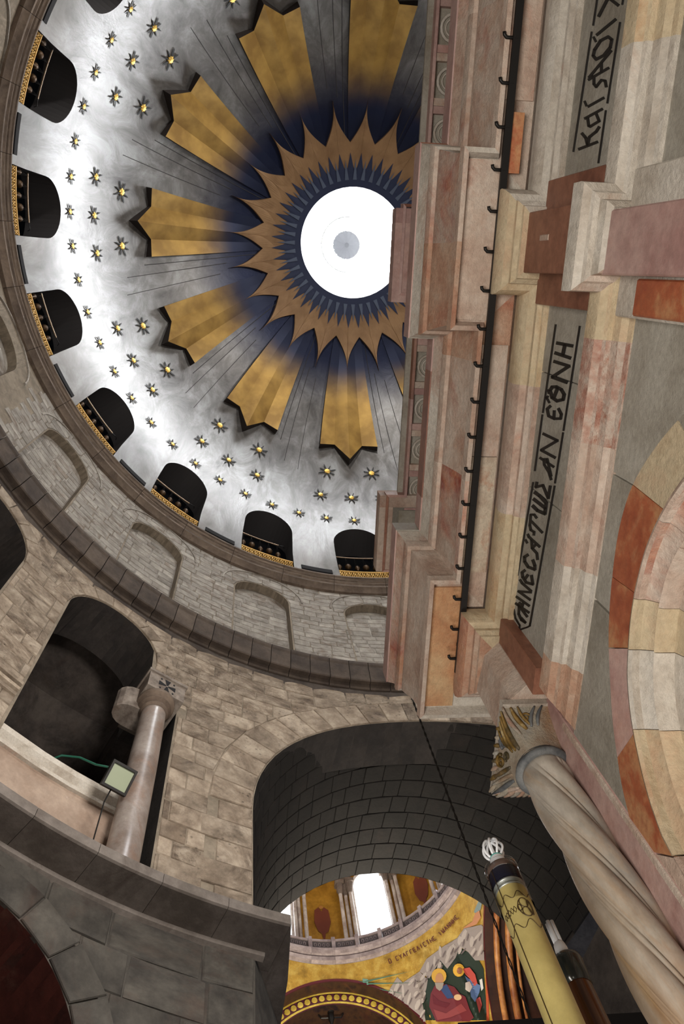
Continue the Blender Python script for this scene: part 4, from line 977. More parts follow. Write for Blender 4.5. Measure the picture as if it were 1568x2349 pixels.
J_ = [(2.1 + (x-2.1)*.72, 1.0 + (z-1.0)*.80) for x, z in I_]
mb = MB(); n = len(O_)
mb.loft([[q_(x, WD, z) for x, z in O_], [q_(x, WD, 2.96) for x, z in O_]], False, False)
for x0, x1 in ((XW, -1.35), (-1.1, .85), (.85, 1.22), (3.07, 3.5)): mb.add([q_(x0, WD, -1.6), q_(x1, WD, -1.6), q_(x1, WD, 2.96), q_(x0, WD, 2.96)], [(0, 1, 2, 3)])
mb.add([q_(3.5, WD, -1.6), q_(3.5, 5.4, -1.6), q_(3.5, 5.4, 2.96), q_(3.5, WD, 2.96)], [(0, 1, 2, 3)]); mb.add([q_(XW, WD, -1.6), q_(XW, 5.4, -1.6), q_(XW, 5.4, 4.5), q_(XW, WD, 4.5)], [(0, 1, 2, 3)])
mb.add([q_(1.22, 1.62, -1.6), q_(3.07, 1.62, -1.6), q_(3.07, 1.62, 2.6), q_(1.22, 1.62, 2.6)], [(0, 1, 2, 3)])
mb.out('marble_wall', m_grey, shrine)
# wall slabs proud of the core, with thin joints
def slab(name, pts, d0, d1, mat, k=.992):
    cx = sum(p[0] for p in pts)/len(pts); cz = sum(p[1] for p in pts)/len(pts); mb = MB()
    mb.loft([[q_(x, d1, z) for x, z in pts], [q_(x, d0+.003, z) for x, z in pts], [q_(cx+(x-cx)*k, d0, cz+(z-cz)*k) for x, z in pts]]); return fixn(mb.out(name, mat, shrine))
js = [(1.2, 1.82), (1.826, 2.37), (2.376, 3.065)]
for x0, x1 in js:
    def otop(x):
        for i in range(n-1):
            if O_[i][0] <= x <= O_[i+1][0] and O_[i+1][0] > O_[i][0]: f = (x-O_[i][0])/(O_[i+1][0]-O_[i][0]); return O_[i][1] + (O_[i+1][1]-O_[i][1])*f
        return 2.0
    xs = [x0 + (x1-x0)*i/8 for i in range(9)]; xs[0] += .003; xs[-1] -= .003
    mb = MB(); mb.loft([[q_(x, WD-.012, max(otop(x)+.004, 1.9)), q_(x, WD-.012, 2.905), q_(x, WD+.01, 2.905), q_(x, WD+.01, max(otop(x)+.004, 1.9))] for x in xs]); fixn(mb.out('marble_slab', m_grey, shrine))
# arch mouldings, voussoir by voussoir
def mixp(a, b, f): return (a[0]+(b[0]-a[0])*f, a[1]+(b[1]-a[1])*f)
cutv = [0, 4, 6, 9, 11, 14, 18, 20]
bandm = [m_grey, m_ochre, m_red, m_red, m_mauve, m_red, m_pink, m_grey]; innm = [m_pink, m_pink2, m_pink2, m_ochre, m_cream, m_ochre, m_pink, m_pink]
def sampler(C):
    def f(t):
        i = min(int(t), n-2); u = t-i; p0, p1, p2, p3 = C[max(i-1,0)], C[i], C[i+1], C[min(i+2, n-1)]
        return tuple(.5*((2*p1[k]) + (-p0[k]+p2[k])*u + (2*p0[k]-5*p1[k]+4*p2[k]-p3[k])*u*u + (-p0[k]+3*p1[k]-3*p2[k]+p3[k])*u**3) for k in (0, 1))
    return f
fO, fT, fI, fJ = map(sampler, (O_, T_, I_, J_))
for c in range(len(cutv)-1):
    t0, t1 = cutv[c]+.012, cutv[c+1]-.012; st = [t0 + (t1-t0)*i/12 for i in range(13)]
    def ring(specs, t):
        o_ = []
        for (f0, f1, u, d) in specs: x, z = mixp(f0(t), f1(t), u); o_.append(q_(x, d, z))
        return o_
    band = [(fO, fT, .0, WD+.02), (fO, fT, .0, WD-.016), (fO, fT, 1.0, WD-.012), (fO, fT, 1.0, WD+.02)]
    mb = MB(); mb.loft([ring(band, t) for t in st]); fixn(mb.out('arch_band_stone', bandm[c], shrine))
    inner = [(fT, fI, .0, WD+.1), (fT, fI, .0, WD-.008), (fT, fI, .10, WD-.010), (fT, fI, .12, WD-.032), (fT, fI, .17, WD-.05), (fT, fI, .25, WD-.056), (fT, fI, .31, WD-.046), (fT, fI, .325, WD-.02), (fT, fI, .42, WD-.008), (fT, fI, .6, WD+.006), (fT, fI, .8, WD+.012), (fT, fI, .86, WD-.025), (fT, fI, .93, WD-.04), (fT, fI, .98, WD-.025), (fT, fI, 1.0, WD+.03),
             (fI, fJ, .1, WD+.03), (fI, fJ, .4, WD+.03), (fI, fJ, .8, WD+.05), (fI, fJ, 1., WD+.05), (fI, fJ, 1., WD+.12)]
    mb = MB(); mb.loft([ring(inner, t) for t in st]); autosmooth(fixn(mb.out('arch_moulding_stone', innm[c], shrine)), 40)
# pilasters
def sbox(name, x0, x1, d0, d1, h0, h1, mat, parent=shrine, bev=.006):
    mb = MB(); b = bev
    mb.loft([[q_(x0, d1, h), q_(x0, d0+b, h), q_(x0+b, d0, h), q_(x1-b, d0, h), q_(x1, d0+b, h), q_(x1, d1, h)] for h in (h0, h1)])
    return fixn(mb.out(name, mat, parent))
sbox('pilaster_backing', .70, 1.22, 1.405, 1.7, -1.6, 2.42, m_pink); sbox('pilaster_backing', .69, 1.215, 1.41, 1.7, 2.425, 2.95, m_cream)
sbox('pilaster_panel', 1.075, 1.205, 1.395, 1.41, 1.6, 2.78, m_red)
sbox('pilaster_shaft', .836, 1.066, 1.33, 1.5, -1.6, 2.95, m_mauve)
sbox('pilaster_backing', -1.45, -.95, 1.41, 1.7, -1.6, 2.95, m_pink); sbox('pilaster_shaft', -1.31, -1.08, 1.33, 1.5, -1.6, 2.95, m_mauve)
sbox('corner_pilaster', 3.035, 3.56, 1.462, 1.8, -1.6, 3.22, m_mauve)
sbox('corner_pilaster_strip', 3.04, 3.075, 1.455, 1.47, -1.6, 3.0, m_pink)
# architrave
arch_p = [(-.09, 3.11), (-.055, 2.895), (-.032, 2.895), (-.026, 2.92), (-.004, 2.94), (.004, 2.985), (.026, 2.985), (.034, 3.0), (.062, 3.014), (.066, 3.03), (.066, 3.105), (.0, 3.12)]
run('architrave_stone', arch_p, [m_cream, m_pink, m_cream, m_cream, m_pink, m_cream, m_ochre, m_cream, m_cream, m_cream, m_pink, m_ochre, m_redw, m_pink, m_cream, m_redo], {0: [.4], 4: [.35, .7], 8: [.16, .36, .62, .84]}, legs=range(9), rd=.12, endx=3.06)
# frieze: grey slabs with the painted inscription, brown marble on the breaks
for x0, x1 in ((-3.2, -1.5), (-.94, -.1), (-.096, .69), (1.2, 1.52), (1.524, 2.1), (2.104, 2.86)):
    sbox('frieze_slab', x0, x1, 1.43, 1.7, 3.08, 3.72, m_grey, bev=.003)
sbox('frieze_break', .66, 1.205, 1.364, 1.6, 3.1, 3.715, m_brown, bev=.004); sbox('frieze_break', .80, 1.066, 1.285, 1.5, 3.1, 3.71, m_brown, bev=.004)
sbox('frieze_break', -1.5, -.94, 1.364, 1.6, 3.1, 3.715, m_brown); sbox('frieze_break', -1.35, -1.085, 1.285, 1.5, 3.1, 3.71, m_brown)
sbox('frieze_break', 2.85, 2.992, 1.364, 1.7, 3.17, 3.715, m_brown, bev=.004)
mb = MB(); pl_ = [(2.99, 1.7), (2.985, 1.359), (3.06, 1.289), (3.27, 1.264), (3.30, 1.29), (3.30, 4.8), (3.0, 4.8)]
mb.loft([[q_(x, d, h) for x, d in pl_] for h in (3.245, 3.72)]); fixn(mb.out('corner_block', m_pink, shrine))
sbox('frieze_oculus_plug', .905, .93, 1.281, 1.29, 3.42, 3.52, m_pink, bev=.003)
LET = json.loads("""[[[[2.7599,3.7058],[2.7411,3.689],[2.7023,3.4804],[2.7199,3.4953]],[[2.7319,3.6553],[2.7129,3.6345],[2.7082,3.5801],[2.7269,3.6003]]],[[[2.7483,3.6538],[2.7336,3.6204],[2.7787,3.6118],[2.7938,3.6452]],[[2.7916,3.6478],[2.7725,3.6189],[2.787,3.5637],[2.806,3.5918]],[[2.8063,3.5966],[2.7878,3.5817],[2.7717,3.5088],[2.7897,3.5231]],[[2.7502,3.6721],[2.7308,3.6475],[2.733,3.4936],[2.7517,3.5163]],[[2.7955,3.6023],[2.7761,3.58],[2.7725,3.5065],[2.7915,3.5279]]],[[[2.7215,3.7073],[2.7028,3.6902],[2.6681,3.4865],[2.6856,3.5018]],[[2.7234,3.5801],[2.734,3.6122],[2.6977,3.5968],[2.6875,3.565]]],[[[2.6123,3.6847],[2.5943,3.658],[2.6005,3.6144],[2.6184,3.6406]],[[2.6184,3.6488],[2.6004,3.6298],[2.5862,3.4828],[2.6035,3.5003]],[[2.6812,3.6796],[2.6678,3.68],[2.5925,3.4883],[2.6051,3.4878]],[[2.6815,3.6872],[2.6632,3.6702],[2.6333,3.4829],[2.6506,3.4982]]],[[[2.5249,3.622],[2.5265,3.5966],[2.5614,3.6438],[2.56,3.6698]],[[2.5614,3.6706],[2.5445,3.6342],[2.5692,3.6126],[2.5863,3.6487]],[[2.5843,3.6535],[2.5642,3.6242],[2.5728,3.5585],[2.5927,3.5869]],[[2.5932,3.5905],[2.5763,3.5842],[2.5433,3.4752],[2.5597,3.4811]],[[2.5485,3.4677],[2.565,3.5011],[2.5253,3.5371],[2.5091,3.5032]],[[2.576,3.5907],[2.5805,3.6226],[2.5339,3.5787],[2.5299,3.5475]]],[[[2.4322,3.6037],[2.4364,3.5802],[2.4738,3.638],[2.4697,3.6622]],[[2.4716,3.6636],[2.4555,3.6247],[2.483,3.609],[2.4993,3.6476]],[[2.4972,3.6516],[2.4768,3.6208],[2.4868,3.555],[2.507,3.5848]],[[2.5074,3.5901],[2.489,3.5801],[2.4624,3.4703],[2.4802,3.4797]],[[2.4694,3.4647],[2.4841,3.5009],[2.4583,3.5094],[2.4439,3.4731]],[[2.4472,3.4697],[2.4654,3.5021],[2.4464,3.5452],[2.4282,3.5122]]],[[[2.3464,3.6515],[2.3304,3.6214],[2.3402,3.5956],[2.3562,3.6253]],[[2.3553,3.6319],[2.3381,3.6114],[2.3351,3.4438],[2.3516,3.4625]],[[2.3503,3.5927],[2.3373,3.5597],[2.3811,3.5341],[2.3944,3.5668]],[[2.3934,3.5694],[2.3762,3.547],[2.3793,3.4664],[2.3962,3.4878]],[[2.3916,3.5006],[2.3782,3.4692],[2.4084,3.4479],[2.422,3.479]],[[2.3892,3.5441],[2.3894,3.5703],[2.3487,3.5214],[2.3487,3.4958]]],[[[2.3837,3.6716],[2.3699,3.6484],[2.3781,3.6124],[2.3919,3.6352]]],[[[2.2155,3.5256],[2.2301,3.5484],[2.2226,3.5948],[2.2079,3.5714]],[[2.208,3.5719],[2.2192,3.5683],[2.2389,3.6286],[2.2275,3.6323]],[[2.2322,3.6388],[2.223,3.6067],[2.285,3.603],[2.2948,3.6351]],[[2.2911,3.637],[2.2781,3.6066],[2.3004,3.5807],[2.3135,3.6107]],[[2.3133,3.612],[2.2979,3.5989],[2.2904,3.5374],[2.3056,3.55]],[[2.3005,3.5664],[2.291,3.5353],[2.313,3.5349],[2.3227,3.566]],[[2.2673,3.6193],[2.2519,3.5988],[2.259,3.4326],[2.2739,3.4513]]],[[[2.1189,3.6238],[2.0986,3.6024],[2.0958,3.5178],[2.1157,3.5381]],[[2.1152,3.5594],[2.0955,3.5314],[2.1057,3.4218],[2.125,3.4481]],[[2.1157,3.4629],[2.1053,3.4224],[2.1404,3.4225],[2.1512,3.4631]],[[2.1547,3.6275],[2.1341,3.604],[2.1317,3.4235],[2.1514,3.4447]],[[2.1429,3.4631],[2.1321,3.4225],[2.1674,3.4226],[2.1786,3.4634]],[[2.1905,3.6318],[2.1695,3.6042],[2.1731,3.5189],[2.1937,3.5453]],[[2.1945,3.5572],[2.1747,3.5442],[2.1578,3.4271],[2.177,3.4393]]],[[[2.0532,3.6093],[2.0462,3.5742],[2.0792,3.5817],[2.0864,3.617]],[[2.0873,3.6007],[2.0774,3.6129],[2.0375,3.5085],[2.0473,3.4969]],[[2.0503,3.5296],[2.0368,3.5],[2.0809,3.4072],[2.0946,3.4354]],[[2.0854,3.4094],[2.0931,3.4418],[2.0245,3.4347],[2.0175,3.4026]]],[[[1.9887,3.403],[1.9994,3.4287],[1.9684,3.4762],[1.9579,3.4499]],[[1.9604,3.4442],[1.9725,3.467],[1.9513,3.5392],[1.9392,3.5157]],[[1.9446,3.5067],[1.9535,3.5355],[1.9247,3.5567],[1.916,3.5275]],[[1.9301,3.5459],[1.9192,3.5495],[1.9047,3.4907],[1.9154,3.4872]],[[1.9144,3.5125],[1.9049,3.4849],[1.9735,3.4083],[1.9833,3.4349]],[[1.9342,3.6016],[1.9208,3.5872],[1.921,3.3955],[1.9337,3.4083]]],[[[1.814,3.5971],[1.7997,3.5854],[1.7935,3.388],[1.8071,3.3984]],[[1.7941,3.4035],[1.801,3.385],[1.8947,3.5825],[1.8879,3.603]],[[1.8957,3.6005],[1.8808,3.587],[1.875,3.3916],[1.8891,3.4036]]],[[[1.6576,3.5424],[1.6627,3.5176],[1.6889,3.5639],[1.6839,3.5893]],[[1.6848,3.5898],[1.6764,3.5575],[1.7104,3.5243],[1.7191,3.5561]],[[1.719,3.5563],[1.7053,3.545],[1.7046,3.4567],[1.7181,3.4675]],[[1.7189,3.4757],[1.707,3.4796],[1.6895,3.3894],[1.7011,3.3856]],[[1.6979,3.3801],[1.702,3.411],[1.6756,3.4082],[1.6718,3.3775]],[[1.6735,3.3761],[1.684,3.4017],[1.6614,3.4514],[1.651,3.4251]],[[1.7062,3.4594],[1.7118,3.4916],[1.6764,3.4977],[1.6711,3.4654]]],[[[1.6334,3.6168],[1.6251,3.5956],[1.6469,3.5398],[1.6553,3.5604]],[[1.6398,3.587],[1.6382,3.6104],[1.6204,3.5896],[1.622,3.5665]],[[1.5962,3.605],[1.5896,3.5811],[1.6073,3.5575],[1.614,3.5812]]],[[[1.5959,3.585],[1.5859,3.5487],[1.6191,3.5048],[1.6294,3.5402]],[[1.6283,3.5442],[1.613,3.5255],[1.6201,3.4445],[1.6351,3.4624]],[[1.6353,3.464],[1.6232,3.477],[1.6005,3.3918],[1.6124,3.3793]],[[1.6108,3.3769],[1.614,3.4128],[1.5831,3.4061],[1.5803,3.3703]],[[1.5817,3.3693],[1.5935,3.3979],[1.5728,3.4485],[1.561,3.4191]],[[1.5622,3.4128],[1.5769,3.4269],[1.5729,3.5066],[1.5579,3.4918]],[[1.5574,3.4833],[1.5713,3.4788],[1.5824,3.5492],[1.5682,3.5538]],[[1.5689,3.5556],[1.5711,3.5202],[1.5986,3.5489],[1.5967,3.585]],[[1.6251,3.492],[1.6259,3.5292],[1.5627,3.4884],[1.5625,3.4522]]],[[[1.4638,3.5665],[1.449,3.5586],[1.4491,3.3609],[1.4632,3.3678]],[[1.4489,3.3772],[1.4579,3.3551],[1.5369,3.5517],[1.5279,3.5763]],[[1.537,3.5708],[1.5218,3.5609],[1.5221,3.365],[1.5365,3.3737]]],[[[1.3788,3.5571],[1.3636,3.5535],[1.3594,3.3551],[1.3738,3.358]],[[1.4246,3.5669],[1.4092,3.5578],[1.413,3.3595],[1.4276,3.3674]],[[1.3676,3.4688],[1.3668,3.4307],[1.4194,3.4427],[1.4208,3.4812]]],[[[0.552,3.559],[0.5402,3.573],[0.5382,3.3714],[0.5492,3.3588]],[[0.5459,3.453],[0.545,3.4802],[0.5063,3.5158],[0.5075,3.4881]],[[0.5105,3.4838],[0.5145,3.504],[0.485,3.5625],[0.4812,3.5416]],[[0.548,3.4555],[0.5421,3.4845],[0.5067,3.4735],[0.5129,3.4448]],[[0.5185,3.4548],[0.5076,3.4752],[0.495,3.401],[0.5057,3.3813]],[[0.5074,3.3867],[0.4983,3.4117],[0.4818,3.3804],[0.4909,3.3559]]],[[[0.4355,3.531],[0.4244,3.5469],[0.4176,3.3657],[0.4282,3.3512]],[[0.4271,3.5206],[0.43,3.4938],[0.47,3.4676],[0.4675,3.4941]],[[0.4677,3.4936],[0.4604,3.4844],[0.4698,3.4546],[0.4771,3.4637]],[[0.4772,3.4627],[0.4665,3.4792],[0.4591,3.3815],[0.4695,3.3658]],[[0.4673,3.3644],[0.4674,3.387],[0.4279,3.4338],[0.4281,3.4106]]],[[[0.3931,3.5097],[0.382,3.5256],[0.3769,3.3649],[0.3875,3.3503]]],[[[0.3567,3.5729],[0.3571,3.5528],[0.3833,3.5207],[0.383,3.5405]]],[[[0.3481,3.3369],[0.3453,3.3608],[0.315,3.3834],[0.318,3.3592]],[[0.3165,3.3621],[0.3251,3.3639],[0.3116,3.4153],[0.3029,3.4134]],[[0.3028,3.4157],[0.3127,3.3935],[0.3311,3.4454],[0.3211,3.4683]],[[0.3266,3.4392],[0.3286,3.4584],[0.3068,3.4953],[0.3049,3.4758]],[[0.3137,3.4667],[0.3086,3.4935],[0.2709,3.5057],[0.2763,3.4788]]],[[[0.2781,3.5341],[0.2674,3.5575],[0.2116,3.3544],[0.2219,3.3336]],[[0.2857,3.5405],[0.2742,3.557],[0.2718,3.3542],[0.2826,3.3393]],[[0.2821,3.4046],[0.2769,3.4304],[0.2371,3.4433],[0.2426,3.4174]]],[[[0.2183,3.4728],[0.2203,3.494],[0.192,3.5418],[0.1902,3.5202]],[[0.2013,3.5112],[0.1921,3.5418],[0.1672,3.5314],[0.1766,3.501]],[[0.1816,3.5069],[0.1697,3.5343],[0.1463,3.4755],[0.1581,3.449]],[[0.1597,3.4635],[0.1467,3.48],[0.1511,3.3962],[0.1637,3.3805]],[[0.1562,3.4078],[0.152,3.3929],[0.1779,3.3406],[0.1822,3.3551]],[[0.1705,3.3672],[0.179,3.3394],[0.2084,3.3458],[0.2001,3.3738]],[[0.195,3.3674],[0.2067,3.3437],[0.2254,3.4077],[0.2135,3.4323]],[[0.2122,3.4181],[0.2248,3.402],[0.2224,3.4867],[0.2094,3.5035]]],[[[0.1182,3.558],[0.1193,3.5393],[0.1474,3.5035],[0.1465,3.5219]]],[[[0.1275,3.5072],[0.1149,3.5277],[0.1041,3.347],[0.116,3.3284]]],[[[-0.0355,3.5237],[-0.0369,3.5044],[0.0088,3.4285],[0.0104,3.447]],[[0.0047,3.4571],[0.0013,3.4417],[0.0654,3.3213],[0.069,3.3357]],[[0.0601,3.5049],[0.0481,3.5333],[0.0016,3.4534],[0.0136,3.4263]],[[0.0166,3.4321],[0.0042,3.4585],[-0.0141,3.4168],[-0.0018,3.391]]],[[[2.0672,3.6518],[2.0626,3.6305],[2.767,3.7226],[2.7761,3.7461]],[[2.7735,3.7469],[2.7617,3.7244],[2.7888,3.6963],[2.8007,3.7186]],[[2.7977,3.7219],[2.7857,3.6997],[2.8214,3.6576],[2.8335,3.6793]],[[2.8324,3.6827],[2.819,3.6645],[2.827,3.5842],[2.8402,3.6017]],[[2.8362,3.6076],[2.8261,3.5856],[2.856,3.582],[2.8662,3.604]],[[2.8638,3.5928],[2.8606,3.6034],[2.8247,3.5498],[2.828,3.5395]],[[2.8348,3.5499],[2.8304,3.5587],[2.7891,3.4927],[2.7934,3.4843]],[[2.7985,3.4919],[2.7963,3.5034],[2.7664,3.4618],[2.7687,3.4505]],[[2.7684,3.4502],[2.7773,3.4707],[2.7579,3.4706],[2.7491,3.4501]]],[[[2.0096,3.3766],[2.0057,3.3583],[2.7687,3.4505],[2.7772,3.471]]],[[[1.2895,3.5987],[1.289,3.5793],[1.7101,3.6097],[1.7128,3.6301]]],[[[1.7202,3.634],[1.7174,3.6135],[2.005,3.6272],[2.0095,3.6483]]],[[[1.277,3.3204],[1.2767,3.3036],[1.7429,3.3374],[1.7456,3.3551]]],[[[1.7519,3.3558],[1.7493,3.338],[1.995,3.359],[1.999,3.3774]]],[[[-0.0416,3.5613],[-0.0359,3.5442],[0.0766,3.5566],[0.0714,3.5739]]],[[[0.0915,3.5813],[0.0966,3.5638],[0.5507,3.6116],[0.5475,3.6302]]],[[[0.0246,3.2988],[0.0296,3.2841],[0.0754,3.2892],[0.0706,3.304]]],[[[0.1286,3.3034],[0.1332,3.2885],[0.412,3.3117],[0.4084,3.3273]]],[[[0.4318,3.3325],[0.4352,3.3169],[0.6296,3.3254],[0.6271,3.3414]]]]""")
for ps in LET:
    mb = MB()
    for q in ps:
        mb.loft([[q_((x-2.1)/cos(TH) + 2.1, 1.4265, z) for x, z in q], [q_((x-2.1)/cos(TH) + 2.1, 1.431, z) for x, z in q]])
    o = fixn(mb.out('painted_letter', m_ink, shrine))
# bed mould, soffit, fascia, cyma, upper parts
bedp = [(-.1, 3.925), (-.1, 3.70), (.026, 3.70), (.030, 3.712), (.050, 3.728), (.052, 3.748), (.046, 3.753), (.056, 3.757), (.082, 3.763), (.098, 3.785), (.106, 3.815), (.104, 3.85), (.09, 3.925)]
run('bed_moulding_stone', bedp, [m_pink, m_cream, m_cream, m_pink, m_pink, m_pink, m_cream, m_cream, m_ochre, m_ochre, m_ochre, m_pink, m_ochre, m_ochre, m_redo, m_pink], {0: [.5], 4: [.45], 8: [.30, .62]}, sm=24)
cymap = [(-.1, 4.2), (.1, 3.93), (.245, 3.93), (.262, 3.87), (.285, 3.872), (.290, 3.93), (.268, 3.945), (.272, 4.0), (.285, 4.09), (.308, 4.20), (.318, 4.25), (.316, 4.27), (.336, 4.28), (.347, 4.31), (.346, 4.345), (.332, 4.36), (.2, 4.47)]
run('cornice_stone', cymap, [m_pink, m_pink, m_pink, m_pink, m_pink, m_pink, m_pink, m_cream, m_pink2, m_redo, m_pink, m_redo, m_pink, m_pink2, m_pink, m_pink, m_pink, m_cream], {0: [.5], 4: [.5], 7: [], 8: [.26, .55, .8], 6: [.52]}, sm=30)
run('cornice_fillet', [(.2, 4.46), (.25, 4.36), (.338, 4.362), (.345, 4.385), (.372, 4.452), (.3, 4.47)], [m_cream, m_cream, m_pink2, m_cream], {0: [.5], 4: [.4], 8: [.3, .7]}, sm=24)
run('cornice_cap', [(-.2, 4.62), (-.2, 4.44), (.36, 4.455), (.378, 4.46), (.378, 4.60), (.36, 4.62)], [m_mauve, m_grey, m_mauve, m_brown], {0: [.5], 4: [.4], 8: [.33, .66]}, sm=30)
for _s in ((2.75, 3.5, 1.03, 1.2, m_orange), (.56, 1.3, 1.03, 1.2, m_pink), (1.42, 2.0, 1.175, 1.32, m_pink), (2.004, 2.66, 1.175, 1.32, m_stip), (-.5, .3, 1.175, 1.32, m_pink2)): sbox('soffit_panel', _s[0], _s[1], _s[2], _s[3], 3.915, 3.94, _s[4])
sbox('soffit_inlay', .36, .62, 1.2, 1.27, 3.866, 3.90, m_red)
# attic and its coffered soffit
sbox('attic_wall', XW, 3.2, 1.62, 5.2, 4.4, 5.95, m_pink)
run('attic_lip', [(.162, 5.99), (.165, 5.90), (.185, 5.905), (.19, 5.99), (.18, 6.0)], [m_mauve, m_brown, m_mauve], {0: [.5], 4: [.5], 8: [.5]})
mb = MB()
def adds(x0, x1, d0, d1, z0, z1): mb.loft([[q_(x0, d0, z), q_(x1, d0, z), q_(x1, d1, z), q_(x0, d1, z)] for z in (z0, z1)])
adds(XW, 3.2, 1.2, 1.7, 5.97, 6.0)
fixn(mb.out('attic_slab', m_grey, shrine))
cof = [-2.7 + .3283*i for i in range(17)]
ring0 = None
for i in range(18):
    x = 1.773 - .3283*13 + .3283*i
    if x > 2.9 or (.60 < x < 1.35) or (-1.5 < x < -.8): continue
    mb = MB()
    for a_ in ((x-.165, x-.115, 1.255, 1.62), (x+.115, x+.165, 1.255, 1.62), (x-.115, x+.115, 1.255, 1.275), (x-.115, x+.115, 1.49, 1.62)): adds(a_[0], a_[1], a_[2], a_[3], 5.925, 5.975)
    cf = fixn(mb.out('coffer', m_pink if i % 2 else m_mauve, shrine))
    mb = MB()
    for R, rt_ in ((.085, .012), (.055, .007)):
        mb.tube([q_(x + R*cos(t*pi/10), 1.385 + R*sin(t*pi/10), 5.962) for t in range(21)], rt_, 5, False)
    mb.lathe([(0.001, 0), (.02, 0)], (0, 0), 3) if False else None
    mb.out('coffer_ring', m_cream, cf, True)
for (x0, x1) in ((.645, 1.30), (2.797, 3.45), (-1.5, -.85)):
    pd = None; mb = MB()
    adds(x0, x1, 1.05, 1.45, 5.99, 6.06)
    for a_ in ((x0, x0+.1, 1.05, 1.5), (x1-.1, x1, 1.05, 1.5), (x0+.1, x1-.1, 1.05, 1.16)): adds(*a_, 5.91, 5.99)
    pd = fixn(mb.out('pedestal', m_mauve if x0 < 2 else m_pink, shrine))
    mb = MB(); mb.loft([[q_(x0+.1, 1.16, 5.915), q_(x1-.1, 1.16, 5.915), q_(x1-.1, 1.5, 5.915), q_(x0+.1, 1.5, 5.915)], [q_(x0+.16, 1.24, 5.985), q_(x1-.16, 1.24, 5.985), q_(x1-.16, 1.5, 5.985), q_(x0+.16, 1.5, 5.985)]], True, False)
    mb.out('pedestal_recess', m_grey, pd)
# hooked iron rail under the cornice
mb = MB(); mb.loft([[q_(XW, 1.178, h), q_(3.25, 1.178, h), q_(3.25, 1.212, h), q_(XW, 1.212, h)] for h in (3.85, 3.868)])
rail = fixn(mb.out('iron_rail', m_iron, shrine))
h0 = None
for i in range(34):
    x = 3.162 - .1823*i
    if x < -2.8: break
    mb = MB(); mb.tube([q_(0, 1.2, 3.858), q_(0, 1.165, 3.858), q_(0, 1.148, 3.858), q_(-.010, 1.138, 3.858), q_(-.022, 1.136, 3.858)], .0085, 6)
    if h0 is None:
        h0 = mb.out('hook', m_iron, rail, True); h0.location = (x, 0, 0)
    else: o = h0.copy(); COL.objects.link(o); o.location = (x, 0, 0)
for x in (-2.0, -.3, 1.5, 3.1): mb = MB(); mb.box(tuple(q_(x-.01, 1.205, 3.86)), tuple(q_(x+.01, 1.19, 3.95))) ; mb.out('rail_hanger', m_iron, rail)
# corner column: capital, ring and twisted shaft
CX, CDp = 3.262, 1.372
mb = MB(); mb.loft([[q_(3.06, 1.235, h), q_(3.58, 1.235, h), q_(3.58, 1.56, h), q_(3.06, 1.56, h)] for h in (3.2, 3.245)]); capo = fixn(mb.out('abacus', m_cream, shrine))
def bell(f, A, off=0.0):
    """surface of the capital: round at the neck, square and flaring at the top"""
    c_, s_ = cos(A), sin(A); k = 1/max(abs(c_), abs(s_)); sq = f**1.3
    rx = .122 + (.245 - .122)*f**1.15 + off; ry = .122 + (.160 - .122)*f**1.15 + off
    r_ = 1 + (k - 1)*sq*.92 - .10*sq*(1 - abs(cos(2*A)))*0
    dish = 1 - .10*sin(pi*min(1, f*1.0))*(abs(cos(2*A)))
    return q_(CX + (3.32 - CX)*f + rx*r_*c_*dish, CDp + (1.395 - CDp)*f + ry*r_*s_*dish, 2.955 + .245*f)
ringsC = [[bell(i/12, 2*pi*j/48) for j in range(48)] for i in range(13)]
mb = MB(); mb.loft(ringsC); cap = autosmooth(fixn(mb.out('capital', m_cap, shrine)), 50)
def leaf(A0, A1, f0, f1, w, mat, name='acanthus_leaf', lift=.012, curl=.0, N=10):
    """carved rib lying on the bell, lifting off at its tip"""
    pts = []
    for i in range(N+1):
        u = i/N; pts.append(bell(f0 + (f1-f0)*u, A0 + (A1-A0)*u + curl*sin(pi*u), .002 + lift*u))
    mb = MB(); mb.tube(pts, [w*(.35 + .65*sin(pi*min(.98, .12 + i/N*.86))) for i in range(N+1)], 6); return mb.out(name, mat, cap, True)
def scroll(f, A, R, turns, r0, sg, mat, name='volute'):
    o = bell(f, A, .008); tA = (bell(f, A+.05, .008) - bell(f, A-.05, .008)).normalized(); tF = (bell(min(1, f+.03), A, .008) - bell(f-.03, A, .008)).normalized()
    pts = []; N = 30
    for i in range(N):
        u = i/(N-1); B = u*turns*2*pi; rr_ = R*(1-u*.86); pts.append(o + tA*(rr_*cos(B)*sg) + tF*(rr_*sin(B)))
    mb = MB(); mb.tube(pts, [r0*(1-.55*i/N) for i in range(N)], 6); mb.out(name, mat, cap, True)
pA = pi
NORTH, WEST, EAST, NW, NE = -pi/2, pi, 0, -3*pi/4, -pi/4
